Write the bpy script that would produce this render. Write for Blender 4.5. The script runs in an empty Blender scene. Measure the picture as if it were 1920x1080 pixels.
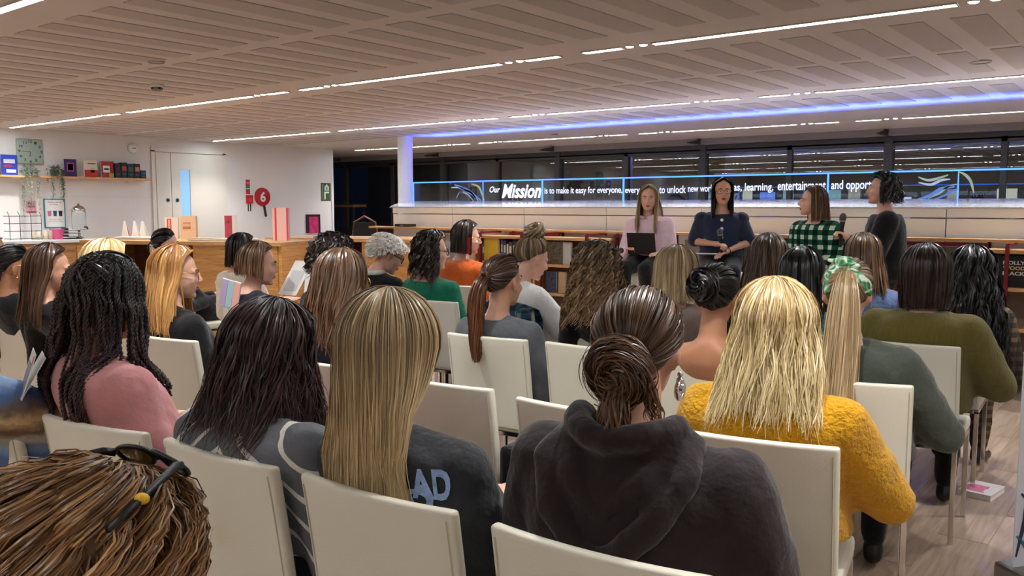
import bpy, bmesh, math, random
import numpy as np
from mathutils import Vector, Matrix, Euler
from mathutils.bvhtree import BVHTree

random.seed(7); RNG = np.random.default_rng(11)
scene = bpy.context.scene
COL = scene.collection
R = math.radians

# ------------------------------------------------------------------ camera
F = 1620.0; CX, CY = 960.0, 540.0
YAW = R(38.2); CAMZ = 1.42; PITCH = math.atan((540 - 386) / F)
cam_d = bpy.data.cameras.new('camera'); cam_d.sensor_width = 36.0; cam_d.lens = 36.0 * F / 1920.0
cam_d.clip_start = 0.05; cam_d.clip_end = 300
cam = bpy.data.objects.new('camera', cam_d); COL.objects.link(cam)
cam.location = (0, 0, CAMZ); cam.rotation_euler = Euler((math.pi / 2 - PITCH, 0, YAW), 'XYZ')
scene.camera = cam
# ------------------------------------------------------------------ world, exposure
world = bpy.data.worlds.new('night_sky'); scene.world = world; world.use_nodes = True
world.node_tree.nodes['Background'].inputs[0].default_value = (0.012, 0.02, 0.05, 1)
world.node_tree.nodes['Background'].inputs[1].default_value = 0.35
scene.view_settings.view_transform = 'Standard'; scene.view_settings.look = 'None'
scene.view_settings.gamma = 1.0; scene.view_settings.use_curve_mapping = False
scene.view_settings.exposure = 1.15
LED_STRENGTH = 20.0
SPOT_WATT = 38.0
# the blue strip light along the foot of the glass balustrade, shining up on the ceiling
ad = bpy.data.lights.new('balustrade_strip_light', 'AREA'); ad.shape = 'RECTANGLE'; ad.size = 8.6; ad.size_y = 0.03
ad.energy = 75.0; ad.color = (0.03, 0.07, 1.0); ad.spread = R(62)
ao = bpy.data.objects.new('balustrade_strip_light', ad); COL.objects.link(ao)
ao.location = (-4.75, 9.37, 1.80); ao.rotation_euler = (math.pi, 0, 0)

# ------------------------------------------------------------------ pixel -> place helpers (1920x1080 frame)
_fw = (-math.sin(YAW) * math.cos(PITCH), math.cos(YAW) * math.cos(PITCH), -math.sin(PITCH))
_rt = (math.cos(YAW), math.sin(YAW), 0.0)
_up = (-math.sin(YAW) * math.sin(PITCH), math.cos(YAW) * math.sin(PITCH), math.cos(PITCH))
def ray(px, py):
    a = (px - CX) / F; b = (CY - py) / F
    return tuple(_fw[i] + a * _rt[i] + b * _up[i] for i in range(3))
def at_d(px, py, d):
    r = ray(px, py); return Vector((r[0] * d, r[1] * d, CAMZ + r[2] * d))
def on_z(px, py, z):
    r = ray(px, py); t = (z - CAMZ) / r[2]; return Vector((r[0] * t, r[1] * t, z))
def on_y(px, py, y):
    r = ray(px, py); t = y / r[1]; return Vector((r[0] * t, y, CAMZ + r[2] * t))
def on_x(px, py, x):
    r = ray(px, py); t = x / r[0]; return Vector((x, r[1] * t, CAMZ + r[2] * t))

# ------------------------------------------------------------------ mesh helpers
class MB:
    """collects shapes, builds ONE mesh object"""
    def __init__(s): s.v = []; s.f = []
    def add(s, verts, faces):
        o = len(s.v); s.v.extend([tuple(p) for p in verts]); s.f.extend([tuple(i + o for i in f) for f in faces]); return s
    def box(s, c, d, rot=None, bev=0.0):
        x, y, z = d[0] / 2, d[1] / 2, d[2] / 2
        if bev > 0:
            bm = bmesh.new(); bmesh.ops.create_cube(bm, size=1.0)
            for v in bm.verts: v.co = Vector((v.co.x * d[0], v.co.y * d[1], v.co.z * d[2]))
            bmesh.ops.bevel(bm, geom=list(bm.edges), offset=bev, segments=2, affect='EDGES', profile=0.6)
            P = [v.co.copy() for v in bm.verts]; bm.verts.index_update(); fs = [[v.index for v in f.verts] for f in bm.faces]; bm.free()
        else:
            P = [Vector(p) for p in ((-x,-y,-z),(x,-y,-z),(x,y,-z),(-x,y,-z),(-x,-y,z),(x,-y,z),(x,y,z),(-x,y,z))]
            fs = [(3,2,1,0),(4,5,6,7),(0,1,5,4),(1,2,6,5),(2,3,7,6),(3,0,4,7)]
        if rot is not None: P = [rot @ p for p in P]
        c = Vector(c); return s.add([p + c for p in P], fs)
    def tube(s, pts, r, n=8, cap=True):
        pts = [Vector(p) for p in pts]; rr = r if isinstance(r, (list, tuple)) else [r] * len(pts)
        V = []; prev = None
        for i, p in enumerate(pts):
            t = (pts[min(i + 1, len(pts) - 1)] - pts[max(i - 1, 0)]).normalized()
            if prev is None:
                a = Vector((0, 0, 1)) if abs(t.z) < 0.9 else Vector((1, 0, 0)); u = t.cross(a).normalized()
            else: u = (prev - t * prev.dot(t)).normalized()
            prev = u; w = t.cross(u)
            for k in range(n):
                a = 2 * math.pi * k / n; V.append(p + (u * math.cos(a) + w * math.sin(a)) * rr[i])
        Fc = [(i*n+k, i*n+(k+1)%n, (i+1)*n+(k+1)%n, (i+1)*n+k) for i in range(len(pts)-1) for k in range(n)]
        if cap: Fc += [tuple(range(n))[::-1], tuple(range((len(pts)-1)*n, len(pts)*n))]
        return s.add(V, Fc)
    def lathe(s, prof, c=(0,0,0), n=16, M=None):
        V = []; c = Vector(c)
        for r, z in prof:
            for k in range(n):
                a = 2*math.pi*k/n; p = Vector((r*math.cos(a), r*math.sin(a), z)); V.append((M @ p if M is not None else p) + c)
        m = len(prof); Fc = [(i*n+k, i*n+(k+1)%n, (i+1)*n+(k+1)%n, (i+1)*n+k) for i in range(m-1) for k in range(n)]
        Fc += [tuple(range(n))[::-1], tuple(range((m-1)*n, m*n))]
        return s.add(V, Fc)
    def ball(s, c, r, n=12, m=8, M=None):
        r = Vector(r) if hasattr(r, '__len__') else Vector((r, r, r)); c = Vector(c); V = []
        for i in range(m + 1):
            ph = math.pi * i / m
            for k in range(n):
                a = 2*math.pi*k/n; p = Vector((r.x*math.sin(ph)*math.cos(a), r.y*math.sin(ph)*math.sin(a), r.z*math.cos(ph)))
                V.append((M @ p if M is not None else p) + c)
        return s.add(V, [(i*n+k, (i+1)*n+k, (i+1)*n+(k+1)%n, i*n+(k+1)%n) for i in range(m) for k in range(n)])
    def prism(s, poly, M, th):
        """polygon in local xy, extruded th along local z, placed by matrix M"""
        n = len(poly); V = [M @ Vector((x, y, 0)) for x, y in poly] + [M @ Vector((x, y, th)) for x, y in poly]
        return s.add(V, [tuple(range(n))[::-1], tuple(range(n, 2*n))] + [(i, (i+1)%n, n+(i+1)%n, n+i) for i in range(n)])
    def mesh(s, name):
        me = bpy.data.meshes.new(name); me.from_pydata(s.v, [], s.f); me.update(); return me
    def build(s, name, mat=None, parent=None, smooth=False, weld=False):
        me = s.mesh(name)
        if weld:
            bm = bmesh.new(); bm.from_mesh(me); bmesh.ops.remove_doubles(bm, verts=bm.verts, dist=1e-5)
            bmesh.ops.recalc_face_normals(bm, faces=bm.faces); bm.to_mesh(me); bm.free()
        return link(name, me, mat, parent, smooth)
def link(name, me, mat=None, parent=None, smooth=False):
    o = bpy.data.objects.new(name, me); COL.objects.link(o)
    if mat is not None and not me.materials: me.materials.append(mat)
    if smooth: me.polygons.foreach_set('use_smooth', [True] * len(me.polygons))
    if parent is not None: o.parent = parent
    return o
def tag(o, label=None, cat=None, group=None, kind=None):
    if label: o['label'] = label
    if cat: o['category'] = cat
    if group: o['group'] = group
    if kind: o['kind'] = kind
    return o
def thing(name, label, cat, loc=(0,0,0), rz=0.0, group=None):
    o = bpy.data.objects.new(name, None); COL.objects.link(o); o.empty_display_size = 0.1
    o.location = loc; o.rotation_euler = (0, 0, rz); return tag(o, label, cat, group)
def struct(name, mb, mat, label, parent=None):
    o = mb.build(name, mat, parent); return tag(o, label, None, None, 'structure') if parent is None else o
def copy_tree(o, parent=None):
    c = o.copy(); COL.objects.link(c); c.parent = parent
    for ch in list(o.children): copy_tree(ch, c)
    return c
def text_mesh(name, body, mat, parent, size=(1, 1), M=Matrix(), shear=0.0, bold=0.0, th=0.002, spacing=1.0):
    """lettering as a thin mesh whose box is `size`, lower-left corner at M's origin, reading along M's x"""
    cu = bpy.data.curves.new(name, 'FONT'); cu.body = body; cu.shear = shear; cu.offset = bold; cu.space_character = spacing
    cu.resolution_u = 3; cu.extrude = 0.0
    t = bpy.data.objects.new(name + '_tmp', cu); COL.objects.link(t)
    dg = bpy.context.evaluated_depsgraph_get(); me = bpy.data.meshes.new_from_object(t.evaluated_get(dg))
    bpy.data.objects.remove(t); bpy.data.curves.remove(cu)
    n = len(me.vertices); co = np.empty(n * 3, np.float32); me.vertices.foreach_get('co', co); co = co.reshape(-1, 3)
    lo = co.min(0); hi = co.max(0); co = (co - lo) / np.maximum(hi - lo, 1e-6); co[:, 0] *= size[0]; co[:, 1] *= size[1]; co[:, 2] = th
    A = np.array(M); co = co @ A[:3, :3].T + A[:3, 3]; me.vertices.foreach_set('co', co.astype(np.float32).ravel()); me.update()
    me.materials.clear(); return link(name, me, mat, parent)

# ------------------------------------------------------------------ materials
_MC = {}
def mat(name, col, rough=0.5, metal=0.0, spec=0.5, var=0.0, vscale=8.0, bump=0.0, bscale=40.0, emit=None, estr=0.0, stretch=None, coat=0.0, trans=0.0, ior=1.45, sheen=0.0):
    if name in _MC: return _MC[name]
    m = bpy.data.materials.new(name); m.use_nodes = True; nt = m.node_tree; b = nt.nodes['Principled BSDF']
    b.inputs['Base Color'].default_value = (*col, 1); b.inputs['Roughness'].default_value = rough; b.inputs['Metallic'].default_value = metal
    b.inputs['Specular IOR Level'].default_value = spec; b.inputs['Coat Weight'].default_value = coat
    b.inputs['Transmission Weight'].default_value = trans; b.inputs['IOR'].default_value = ior; b.inputs['Sheen Weight'].default_value = sheen
    if emit: b.inputs['Emission Color'].default_value = (*emit, 1); b.inputs['Emission Strength'].default_value = estr
    if var or bump:
        tc = nt.nodes.new('ShaderNodeTexCoord'); mp = nt.nodes.new('ShaderNodeMapping'); nt.links.new(tc.outputs['Object'], mp.inputs[0])
        if stretch: mp.inputs['Scale'].default_value = stretch
    if var:
        n = nt.nodes.new('ShaderNodeTexNoise'); n.inputs['Scale'].default_value = vscale; n.inputs['Detail'].default_value = 4
        nt.links.new(mp.outputs[0], n.inputs['Vector'])
        r = nt.nodes.new('ShaderNodeValToRGB'); r.color_ramp.elements[0].position = 0.3; r.color_ramp.elements[1].position = 0.7
        r.color_ramp.elements[0].color = (*[c * (1 - var) for c in col], 1); r.color_ramp.elements[1].color = (*[min(1, c * (1 + var)) for c in col], 1)
        nt.links.new(n.outputs['Fac'], r.inputs[0]); nt.links.new(r.outputs[0], b.inputs['Base Color'])
    if bump:
        n2 = nt.nodes.new('ShaderNodeTexNoise'); n2.inputs['Scale'].default_value = bscale; n2.inputs['Detail'].default_value = 3
        nt.links.new(mp.outputs[0], n2.inputs['Vector'])
        bp = nt.nodes.new('ShaderNodeBump'); bp.inputs['Strength'].default_value = bump; bp.inputs['Distance'].default_value = 0.02
        nt.links.new(n2.outputs['Fac'], bp.inputs['Height']); nt.links.new(bp.outputs[0], b.inputs['Normal'])
    _MC[name] = m; return m
def srgb(r, g, b):
    f = lambda c: (c / 255 / 12.92) if c <= 10 else ((c / 255 + 0.055) / 1.055) ** 2.4
    return (f(r), f(g), f(b))
def glass_mat(name, tint, ior=1.5):
    if name in _MC: return _MC[name]
    m = bpy.data.materials.new(name); m.use_nodes = True; nt = m.node_tree; nt.nodes.clear()
    o = nt.nodes.new('ShaderNodeOutputMaterial'); mx = nt.nodes.new('ShaderNodeMixShader'); fr = nt.nodes.new('ShaderNodeFresnel')
    tr = nt.nodes.new('ShaderNodeBsdfTransparent'); gl = nt.nodes.new('ShaderNodeBsdfGlossy')
    fr.inputs[0].default_value = ior; tr.inputs[0].default_value = (*tint, 1); gl.inputs['Roughness'].default_value = 0.0
    gl.inputs['Color'].default_value = (0.9, 0.95, 1.0, 1)
    nt.links.new(fr.outputs[0], mx.inputs[0]); nt.links.new(tr.outputs[0], mx.inputs[1]); nt.links.new(gl.outputs[0], mx.inputs[2])
    nt.links.new(mx.outputs[0], o.inputs[0]); _MC[name] = m; return m
def wood_mat(name, c1, c2, scale=(1, 12, 12), rough=0.4, nscale=3.0):
    if name in _MC: return _MC[name]
    m = mat(name, c1, rough); nt = m.node_tree; b = nt.nodes['Principled BSDF']
    tc = nt.nodes.new('ShaderNodeTexCoord'); mp = nt.nodes.new('ShaderNodeMapping'); mp.inputs['Scale'].default_value = scale
    oi = nt.nodes.new('ShaderNodeObjectInfo'); ad_ = nt.nodes.new('ShaderNodeVectorMath'); ad_.operation = 'ADD'
    n = nt.nodes.new('ShaderNodeTexNoise'); n.inputs['Scale'].default_value = nscale; n.inputs['Detail'].default_value = 6; n.inputs['Distortion'].default_value = 1.2
    r = nt.nodes.new('ShaderNodeValToRGB'); r.color_ramp.elements[0].position = 0.3; r.color_ramp.elements[1].position = 0.72
    r.color_ramp.elements[0].color = (*c2, 1); r.color_ramp.elements[1].color = (*c1, 1)
    sc_ = nt.nodes.new('ShaderNodeMath'); sc_.operation = 'MULTIPLY'; sc_.inputs[1].default_value = 37.0
    nt.links.new(oi.outputs['Random'], sc_.inputs[0]); nt.links.new(tc.outputs['Object'], mp.inputs[0])
    nt.links.new(mp.outputs[0], ad_.inputs[0]); nt.links.new(sc_.outputs[0], ad_.inputs[1]); nt.links.new(ad_.outputs[0], n.inputs['Vector'])
    nt.links.new(n.outputs['Fac'], r.inputs[0])
    hv = nt.nodes.new('ShaderNodeHueSaturation'); mr = nt.nodes.new('ShaderNodeMapRange'); mr.inputs[3].default_value = 0.85; mr.inputs[4].default_value = 1.12
    nt.links.new(oi.outputs['Random'], mr.inputs[0]); nt.links.new(mr.outputs[0], hv.inputs['Value']); nt.links.new(r.outputs[0], hv.inputs['Color'])
    nt.links.new(hv.outputs[0], b.inputs['Base Color']); return m
# ================================================================== materials of the place
M_CEIL = mat('ceiling_paint', srgb(208, 197, 189), 0.75, var=0.02, vscale=1.5)
M_PERF = mat('perforated_plaster', srgb(188, 177, 169), 0.8, var=0.10, vscale=260.0, bump=0.25, bscale=260.0)
M_WALL = mat('wall_paint', srgb(232, 228, 226), 0.6, var=0.015, vscale=2.0)
M_WHITE = mat('white_lacquer', srgb(246, 248, 250), 0.22, coat=0.3)
M_STONE = mat('ledge_stone', srgb(205, 206, 210), 0.12, var=0.12, vscale=60.0)
M_DOOR = mat('door_paint', srgb(226, 221, 212), 0.45)
M_FRAME = mat('window_frame_paint', srgb(62, 58, 56), 0.45)
M_BLIND = mat('blind_box_paint', srgb(140, 132, 128), 0.6)
M_OAK = wood_mat('oak_veneer', srgb(214, 160, 96), srgb(178, 120, 62), (1.2, 1.2, 14), 0.38)
M_OAKTOP = wood_mat('oak_board', srgb(222, 176, 122), srgb(190, 138, 84), (2, 14, 14), 0.4)
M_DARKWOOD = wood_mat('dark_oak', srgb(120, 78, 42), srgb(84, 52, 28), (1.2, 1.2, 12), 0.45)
M_FLOOR = wood_mat('floor_plank', srgb(188, 167, 149), srgb(144, 122, 105), (11, 0.9, 1), 0.32, 2.2)
M_CRIMSON = mat('crimson_metal', srgb(120, 26, 38), 0.4, spec=0.4)
M_CHROME = mat('chrome', srgb(215, 212, 208), 0.12, 1.0)
M_LEATHER = mat('cream_leather', srgb(228, 224, 208), 0.38, bump=0.06, bscale=180.0, coat=0.08)
M_STITCH = mat('leather_seam', srgb(196, 190, 170), 0.55)
M_BLACK = mat('black_plastic', srgb(22, 22, 24), 0.4)
M_PAPER = mat('paper', srgb(236, 234, 230), 0.7)
M_GLASS = glass_mat('window_glass', (0.55, 0.6, 0.68), 2.4)
M_BALU = glass_mat('balustrade_glass', (0.92, 0.95, 0.97), 1.3)
M_LED = mat('led_diffuser', srgb(240, 250, 248), 0.5, emit=(0.84, 0.95, 1.0), estr=LED_STRENGTH)
M_DOT = mat('downlight_lens', srgb(255, 250, 240), 0.5, emit=(1.0, 0.95, 0.86), estr=LED_STRENGTH * 1.2)
M_ALU = mat('brushed_aluminium', srgb(150, 148, 146), 0.35, 0.9)
M_BLUE = mat('blue_edge_light', srgb(60, 120, 255), 0.4, emit=(0.06, 0.22, 1.0), estr=1.1)
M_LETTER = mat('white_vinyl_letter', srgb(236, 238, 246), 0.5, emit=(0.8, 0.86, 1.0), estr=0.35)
def flat(r, g, b, rough=0.55): return mat('print_%d_%d_%d' % (r, g, b), srgb(r, g, b), rough)
HC = 2.45; XW = -12.6
# ================================================================== floor
fl = struct('floor', MB().box((-6.5, 4.0, -0.054), (24, 22, 0.1)), M_FLOOR, 'pale greyish oak plank floor')
pk = MB().box((0, 0, -0.002), (0.196, 1.196, 0.004), bev=0.0012).mesh('plank'); n = 0
for i in range(25):
    for j in range(6):
        x = -2.9 + i * 0.2; y = 1.0 + j * 1.2 + (i * 0.437 % 1.2)
        if y > 8.4: continue
        o = link('plank', pk, M_FLOOR, fl); o.location = (x, y, 0.0)
# ================================================================== ceiling with perforated strips
ce = struct('ceiling', MB().box((-6.0, 3.6, HC + 0.06), (20, 17.8, 0.12)), M_CEIL, 'flat plaster ceiling with perforated acoustic strips and light slots')
pa = MB().box((0, 0, 0), (0.185, 1.06, 0.006), bev=0.002).mesh('perforated_panel')
pb = MB().box((0, 0, 0), (0.185, 0.86, 0.006), bev=0.002).mesh('perforated_panel')
for y0 in (2.85, 4.06, 5.86, 7.05, 8.86):
    for k in range(44):
        x = -12.3 + k * 0.322
        if x > 0.9: continue
        o = link('perforated_panel', pa if y0 < 8.5 else pb, M_PERF, ce); o.location = (x, y0, HC - 0.002)
# ceiling slopes down a touch at the window: blind boxes
# ================================================================== light rows: bars and small round downlights
bar_l = MB().box((0, 0, -0.004), (1.76, 0.052, 0.012), bev=0.004)
def light_bar(x, y, L, lab):
    t = thing('ceiling_light', lab, 'light', (x, y, HC), 0, 'light bars in the ceiling slots')
    o = MB()
    for s in (-1, 1): o.box((0, s * 0.032, -0.003), (L + 0.02, 0.008, 0.014))
    for s in (-1, 1): o.box((s * (L / 2 + 0.006), 0, -0.003), (0.008, 0.056, 0.014))
    o.build('frame', M_CEIL, t); MB().box((0, 0, -0.004), (L, 0.052, 0.008), bev=0.003).build('diffuser', M_LED, t)
    return t
long_p = None; short_p = None; dot_p = None
LAB_L = 'long white light bar set flush in the plaster ceiling'
LAB_S = 'short white light bar at the end of a ceiling light row'
LAB_D = 'small round white downlight between two ceiling light bars'
def dot(x, y):
    t = thing('downlight', LAB_D, 'light', (x, y, HC), 0, 'small round downlights in the light rows')
    MB().lathe([(0.024, -0.002), (0.034, -0.006), (0.034, 0.004), (0.03, 0.006)], n=14).build('rim', M_ALU, t, True)
    MB().lathe([(0.0005, -0.010), (0.02, -0.008), (0.026, -0.003), (0.026, 0.002)], n=12).build('lens', M_DOT, t, True)
    return t
sl = bpy.data.lights.new('downlight_beam', 'SPOT'); sl.energy = SPOT_WATT; sl.color = (1.0, 0.96, 0.92); sl.spot_size = R(116); sl.spot_blend = 1.0; sl.shadow_soft_size = 0.03
ROWN = {-1.0: 'light row behind the last audience chairs', 2.0: 'light row over the rear audience chairs', 4.97: 'light row between smoke detector and clock wall door', 7.97: 'light row over the oak desks and bookcases', 10.93: 'light row between parapet and windows'}
for y in (-1.0, 2.0, 4.97, 7.97, 10.93):
    for m in range(-5, 2):
        x0 = -0.4 + 3.0 * m + 0.1          # start of a 3 m module
        if x0 < -12.5 and y > 11.5: continue
        if x0 + 2.8 < XW + 0.5 or x0 > 2.5 or x0 < XW: continue
        def put(p, mk, x):
            if p is None: return mk()
            c = copy_tree(p); c.location = (x, y, HC); return c
        def lab(o, kind): o['label'] = kind + ' in the ' + ROWN[y]; o['group'] = kind + 's, ' + ROWN[y]
        long_p2 = put(long_p, lambda: light_bar(x0 + 1.41, y, 1.74, LAB_L), x0 + 1.41); long_p = long_p or long_p2; lab(long_p2, 'long white light bar')
        for xs in (x0 + 0.15, x0 + 2.66):
            s2 = put(short_p, lambda: light_bar(xs, y, 0.28, LAB_S), xs); short_p = short_p or s2; lab(s2, 'short white light bar')
        for xd in (x0 + 0.36, x0 + 0.46, x0 + 2.36, x0 + 2.46):
            d2 = put(dot_p, lambda: dot(xd, y), xd); dot_p = dot_p or d2; lab(d2, 'small round downlight')
        for xd in (x0 + 0.41, x0 + 2.41):
            so = bpy.data.objects.new('downlight_beam', sl); COL.objects.link(so); so.location = (xd, y, HC - 0.03)
# ceiling fittings
t = thing('smoke_detector', 'small beige smoke detector hanging under the ceiling', 'smoke detector', on_z(294, 158, HC))
MB().lathe([(0.055, 0), (0.055, -0.02), (0.045, -0.026), (0.001, -0.026)], n=18).build('base', M_WALL, t, True)
MB().lathe([(0.04, -0.026), (0.043, -0.045), (0.03, -0.058), (0.001, -0.06)], n=18).build('sensor', flat(150, 140, 120), t, True)
for k in range(4):
    a = k * math.pi / 2; MB().box((0.042 * math.cos(a), 0.042 * math.sin(a), -0.036), (0.012, 0.02, 0.014), Matrix.Rotation(a, 3, 'Z')).build('vent', M_BLACK, t)
for (px, py, r, lab) in ((1838, 115, 0.075, 'round white ceiling speaker grille above the panel seats'), (760, 217, 0.09, 'round flush ceiling speaker grille near the white column'),
                         (430, 242, 0.08, 'round flush ceiling speaker grille in front of the white double door'), (293, 115, 0.06, 'small round ceiling plate beyond the smoke detector'), (1040, 251, 0.05, 'small round ceiling sensor above the glass balustrade')):
    t = thing('ceiling_speaker', lab, 'speaker', on_z(px, py, HC))
    MB().lathe([(r, 0.0), (r, -0.006), (r * 0.9, -0.012), (r * 0.88, -0.006)], n=24).build('rim', M_ALU if r < .08 else M_CEIL, t, True)
    MB().lathe([(r * 0.88, -0.004), (r * 0.5, -0.008), (0.001, -0.009)], n=24).build('grille', M_PERF, t, True)
# ================================================================== wall on the clock side
wl = struct('wall_left', MB().box((XW - 0.1, 3.1, HC / 2), (0.2, 15.0, HC)), M_WALL, 'white wall with clock, shelf and double door')
MB().box((XW - 1.6, 10.62, HC / 2), (3.2, 0.06, HC)).build('return', M_WALL, wl)
MB().box((XW + 0.002, 5.0, 1.55), (0.004, 4.2, 0.004)).build('joint', flat(205, 200, 198), wl)
# walls behind the camera (never in view) close the room
struct('wall_back', MB().box((-6, -5.4, HC / 2), (20, 0.2, HC)), M_WALL, 'white wall behind the audience')
struct('wall_right', MB().box((4.1, 3.6, HC / 2), (0.2, 18, HC)), M_WALL, 'white wall beside the aisle')
# ---- double door
dr = MB()
for yy in (7.10, 8.34): dr.box((XW + 0.012, yy, 1.135), (0.03, 0.06, 2.27))
dr.box((XW + 0.012, 7.72, 2.285), (0.03, 1.30, 0.07))
d1 = struct('door_1', dr, M_DOOR, 'cream painted double door with narrow glazed slot')
MB().box((XW + 0.02, 7.255, 1.12), (0.03, 0.24, 2.24), bev=0.003).build('door_leaf', M_DOOR, d1)
m = MB(); Y0, Y1 = 7.384, 8.306
m.box((XW + 0.02, (Y0 + 7.53) / 2, 1.12), (0.03, 7.53 - Y0, 2.24)); m.box((XW + 0.02, (7.70 + Y1) / 2, 1.12), (0.03, Y1 - 7.70, 2.24))
m.box((XW + 0.02, 7.615, 2.115), (0.03, 0.17, 0.25)); m.box((XW + 0.02, 7.615, 0.45), (0.03, 0.17, 0.9))
lf = m.build('door_leaf', M_DOOR, d1)
MB().box((XW + 0.012, 7.615, 1.445), (0.012, 0.17, 1.09)).build('pane', mat('lit_door_glass', srgb(120, 170, 210), 0.1, emit=(0.32, 0.52, 0.75), estr=0.28), lf)
for yy, p in ((7.31, d1), (7.47, lf)):
    MB().lathe([(0.03, 0), (0.03, 0.006), (0.02, 0.012), (0.001, 0.013)], (XW + 0.035, yy, 1.51), 18, Matrix.Rotation(math.pi / 2, 3, 'Y')).build('lock_plate', flat(38, 66, 84, .3), p, True)
# ---- things on that wall
def wall_box(y0, y1, z0, z1, th=0.012, off=0.0): return MB().box((XW + off + th / 2, (y0 + y1) / 2, (z0 + z1) / 2), (th, abs(y1 - y0), abs(z1 - z0)), bev=min(0.003, th / 4))
def MX(y, z, off):   # frame on the clock wall: x runs along +Y, y up, z out of the wall
    return Matrix(((0, 0, 1, XW + off), (1, 0, 0, y), (0, 1, 0, z), (0, 0, 0, 1)))
ck = thing('wall_clock', 'square pale green wall clock above the plant shelf', 'clock', (XW, 5.31, 2.16))
MB().box((0.02, 0, 0), (0.035, 0.34, 0.34), bev=0.014).build('case', flat(158, 174, 162, .35), ck)
for k in range(12):
    a = k * math.pi / 6; s = text_mesh('numeral', str(12 if k == 0 else k), flat(60, 66, 62), ck, (0.035 if k not in (0, 10, 11) else 0.045, 0.036), Matrix(((0, 0, 1, 0.038), (1, 0, 0, 0.135 * math.sin(a) * (1.05) - 0.018), (0, 1, 0, 0.135 * math.cos(a) - 0.018), (0, 0, 0, 1))), bold=0.02)
for ang, L, w in ((R(270), 0.115, 0.008), (R(188), 0.07, 0.011)):
    MB().box((0.042, math.sin(ang) * L / 2, math.cos(ang) * L / 2), (0.003, w, L), Matrix.Rotation(-ang, 3, 'X')).build('hand', flat(90, 100, 92), ck)
t = thing('alarm_sounder', 'round white alarm sounder high on the wall by the door', 'alarm', (XW, 6.78, 2.28))
RY = Matrix.Rotation(math.pi / 2, 3, 'Y')
MB().lathe([(0.075, 0), (0.075, 0.03), (0.06, 0.06), (0.04, 0.065), (0.001, 0.065)], n=20, M=RY).build('body', M_WHITE, t, True)
MB().box((0.066, 0, 0.0), (0.008, 0.05, 0.014)).build('slot', flat(130, 125, 122), t)
sh = thing('wall_shelf', 'long narrow wooden shelf fixed to the clock wall', 'shelf', (XW, 5.7, 1.815))
MB().box((0.1, -0.1, 0), (0.2, 2.7, 0.028), bev=0.003).build('board', M_OAKTOP, sh)
for yy in (-1.2, 0, 1.0): MB().box((0.05, yy, -0.035), (0.1, 0.02, 0.045)).build('bracket', M_WALL, sh)
def book(name, lab, loc, size, cover, rz=0.0, tilt=0.0, cat='book', group=None, deco=None):
    """upright book: size = thickness(x) , width(y), height(z); front cover faces +x"""
    t = thing(name, lab, cat, loc, rz, group); th, w, h = size; T = Matrix.Rotation(tilt, 3, 'Y')
    MB().box(T @ Vector((0, -0.003, h / 2)), (th * 0.8, w - 0.008, h - 0.006), T).build('pages', M_PAPER, t)
    c = MB(); c.box(T @ Vector((th / 2 - 0.002, 0, h / 2)), (0.004, w, h), T); c.box(T @ Vector((-th / 2 + 0.002, 0, h / 2)), (0.004, w, h), T)
    c.box(T @ Vector((0, w / 2 - 0.002, h / 2)), (th, 0.004, h), T); c.build('cover', cover, t)
    for (u, v, du, dv, m_) in (deco or []):
        MB().box(T @ Vector((th / 2 + 0.001, (u - .5) * w, v * h)), (0.002, du * w, dv * h), T).build('cover_print', m_, t)
    return t
zs = 1.83; xs = XW + 0.11
book('hardback_book', 'bright blue picture book standing at the near end of the shelf', (xs, 5.0, zs), (0.02, 0.2, 0.27), flat(40, 70, 190), deco=[(.5, .68, .7, .2, flat(230, 220, 235)), (.4, .45, .5, .12, flat(200, 60, 90)), (.6, .2, .6, .16, flat(235, 235, 240))])
book('hardback_book', 'dark purple book with a pink oval on its cover', (xs, 5.80, zs), (0.025, 0.17, 0.245), flat(58, 38, 98), deco=[(.5, .55, .56, .5, flat(190, 90, 140)), (.5, .55, .44, .38, flat(58, 38, 98)), (.5, .55, .3, .08, flat(210, 150, 190))])
book('hardback_book', 'cream and red book with a round emblem', (xs, 6.09, zs), (0.03, 0.19, 0.235), flat(228, 214, 200), deco=[(.5, .22, 1.0, .44, flat(196, 60, 48)), (.6, .42, .3, .26, flat(222, 190, 170)), (.55, .82, .6, .06, flat(120, 90, 80))])
book('hardback_book', 'red and cream book with a white label on the shelf', (xs, 6.33, zs), (0.03, 0.18, 0.235), flat(168, 48, 62), deco=[(.4, .52, .55, .42, flat(236, 232, 228)), (.4, .52, .36, .10, flat(90, 90, 90)), (.2, .12, .4, .2, flat(190, 60, 110)), (.8, .15, .4, .25, flat(170, 190, 60))])
for k, (yy, w, h, c, dd) in enumerate(((6.47, .085, .21, (26, 26, 30), (60, 30, 36)), (6.565, .09, .225, (30, 20, 22), (190, 60, 70)), (6.665, .095, .21, (18, 30, 28), (60, 90, 80)), (6.765, .09, .215, (22, 22, 26), (205, 110, 110)), (6.86, .085, .12, (24, 32, 52), (60, 80, 120)))):
    L = ('black boxed tea carton next to the red and cream book', 'black carton with a red band among the dark cartons', 'black and dark green carton in the middle of the dark cartons', 'tall black carton with a pinkish panel', 'short navy carton at the end of the shelf')[k]
    t = thing('carton', L, 'box', (xs, yy, zs)); MB().box((0, 0, h / 2), (0.09, w, h), bev=0.003).build('body', flat(*c, .4), t)
    MB().box((0.0455, 0, h * 0.62), (0.002, w * 0.7, h * 0.3)).build('front_print', flat(*dd), t); MB().box((0.0455, 0, h * 0.25), (0.002, w * 0.5, h * 0.12)).build('front_print', flat(70, 80, 110), t)
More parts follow.
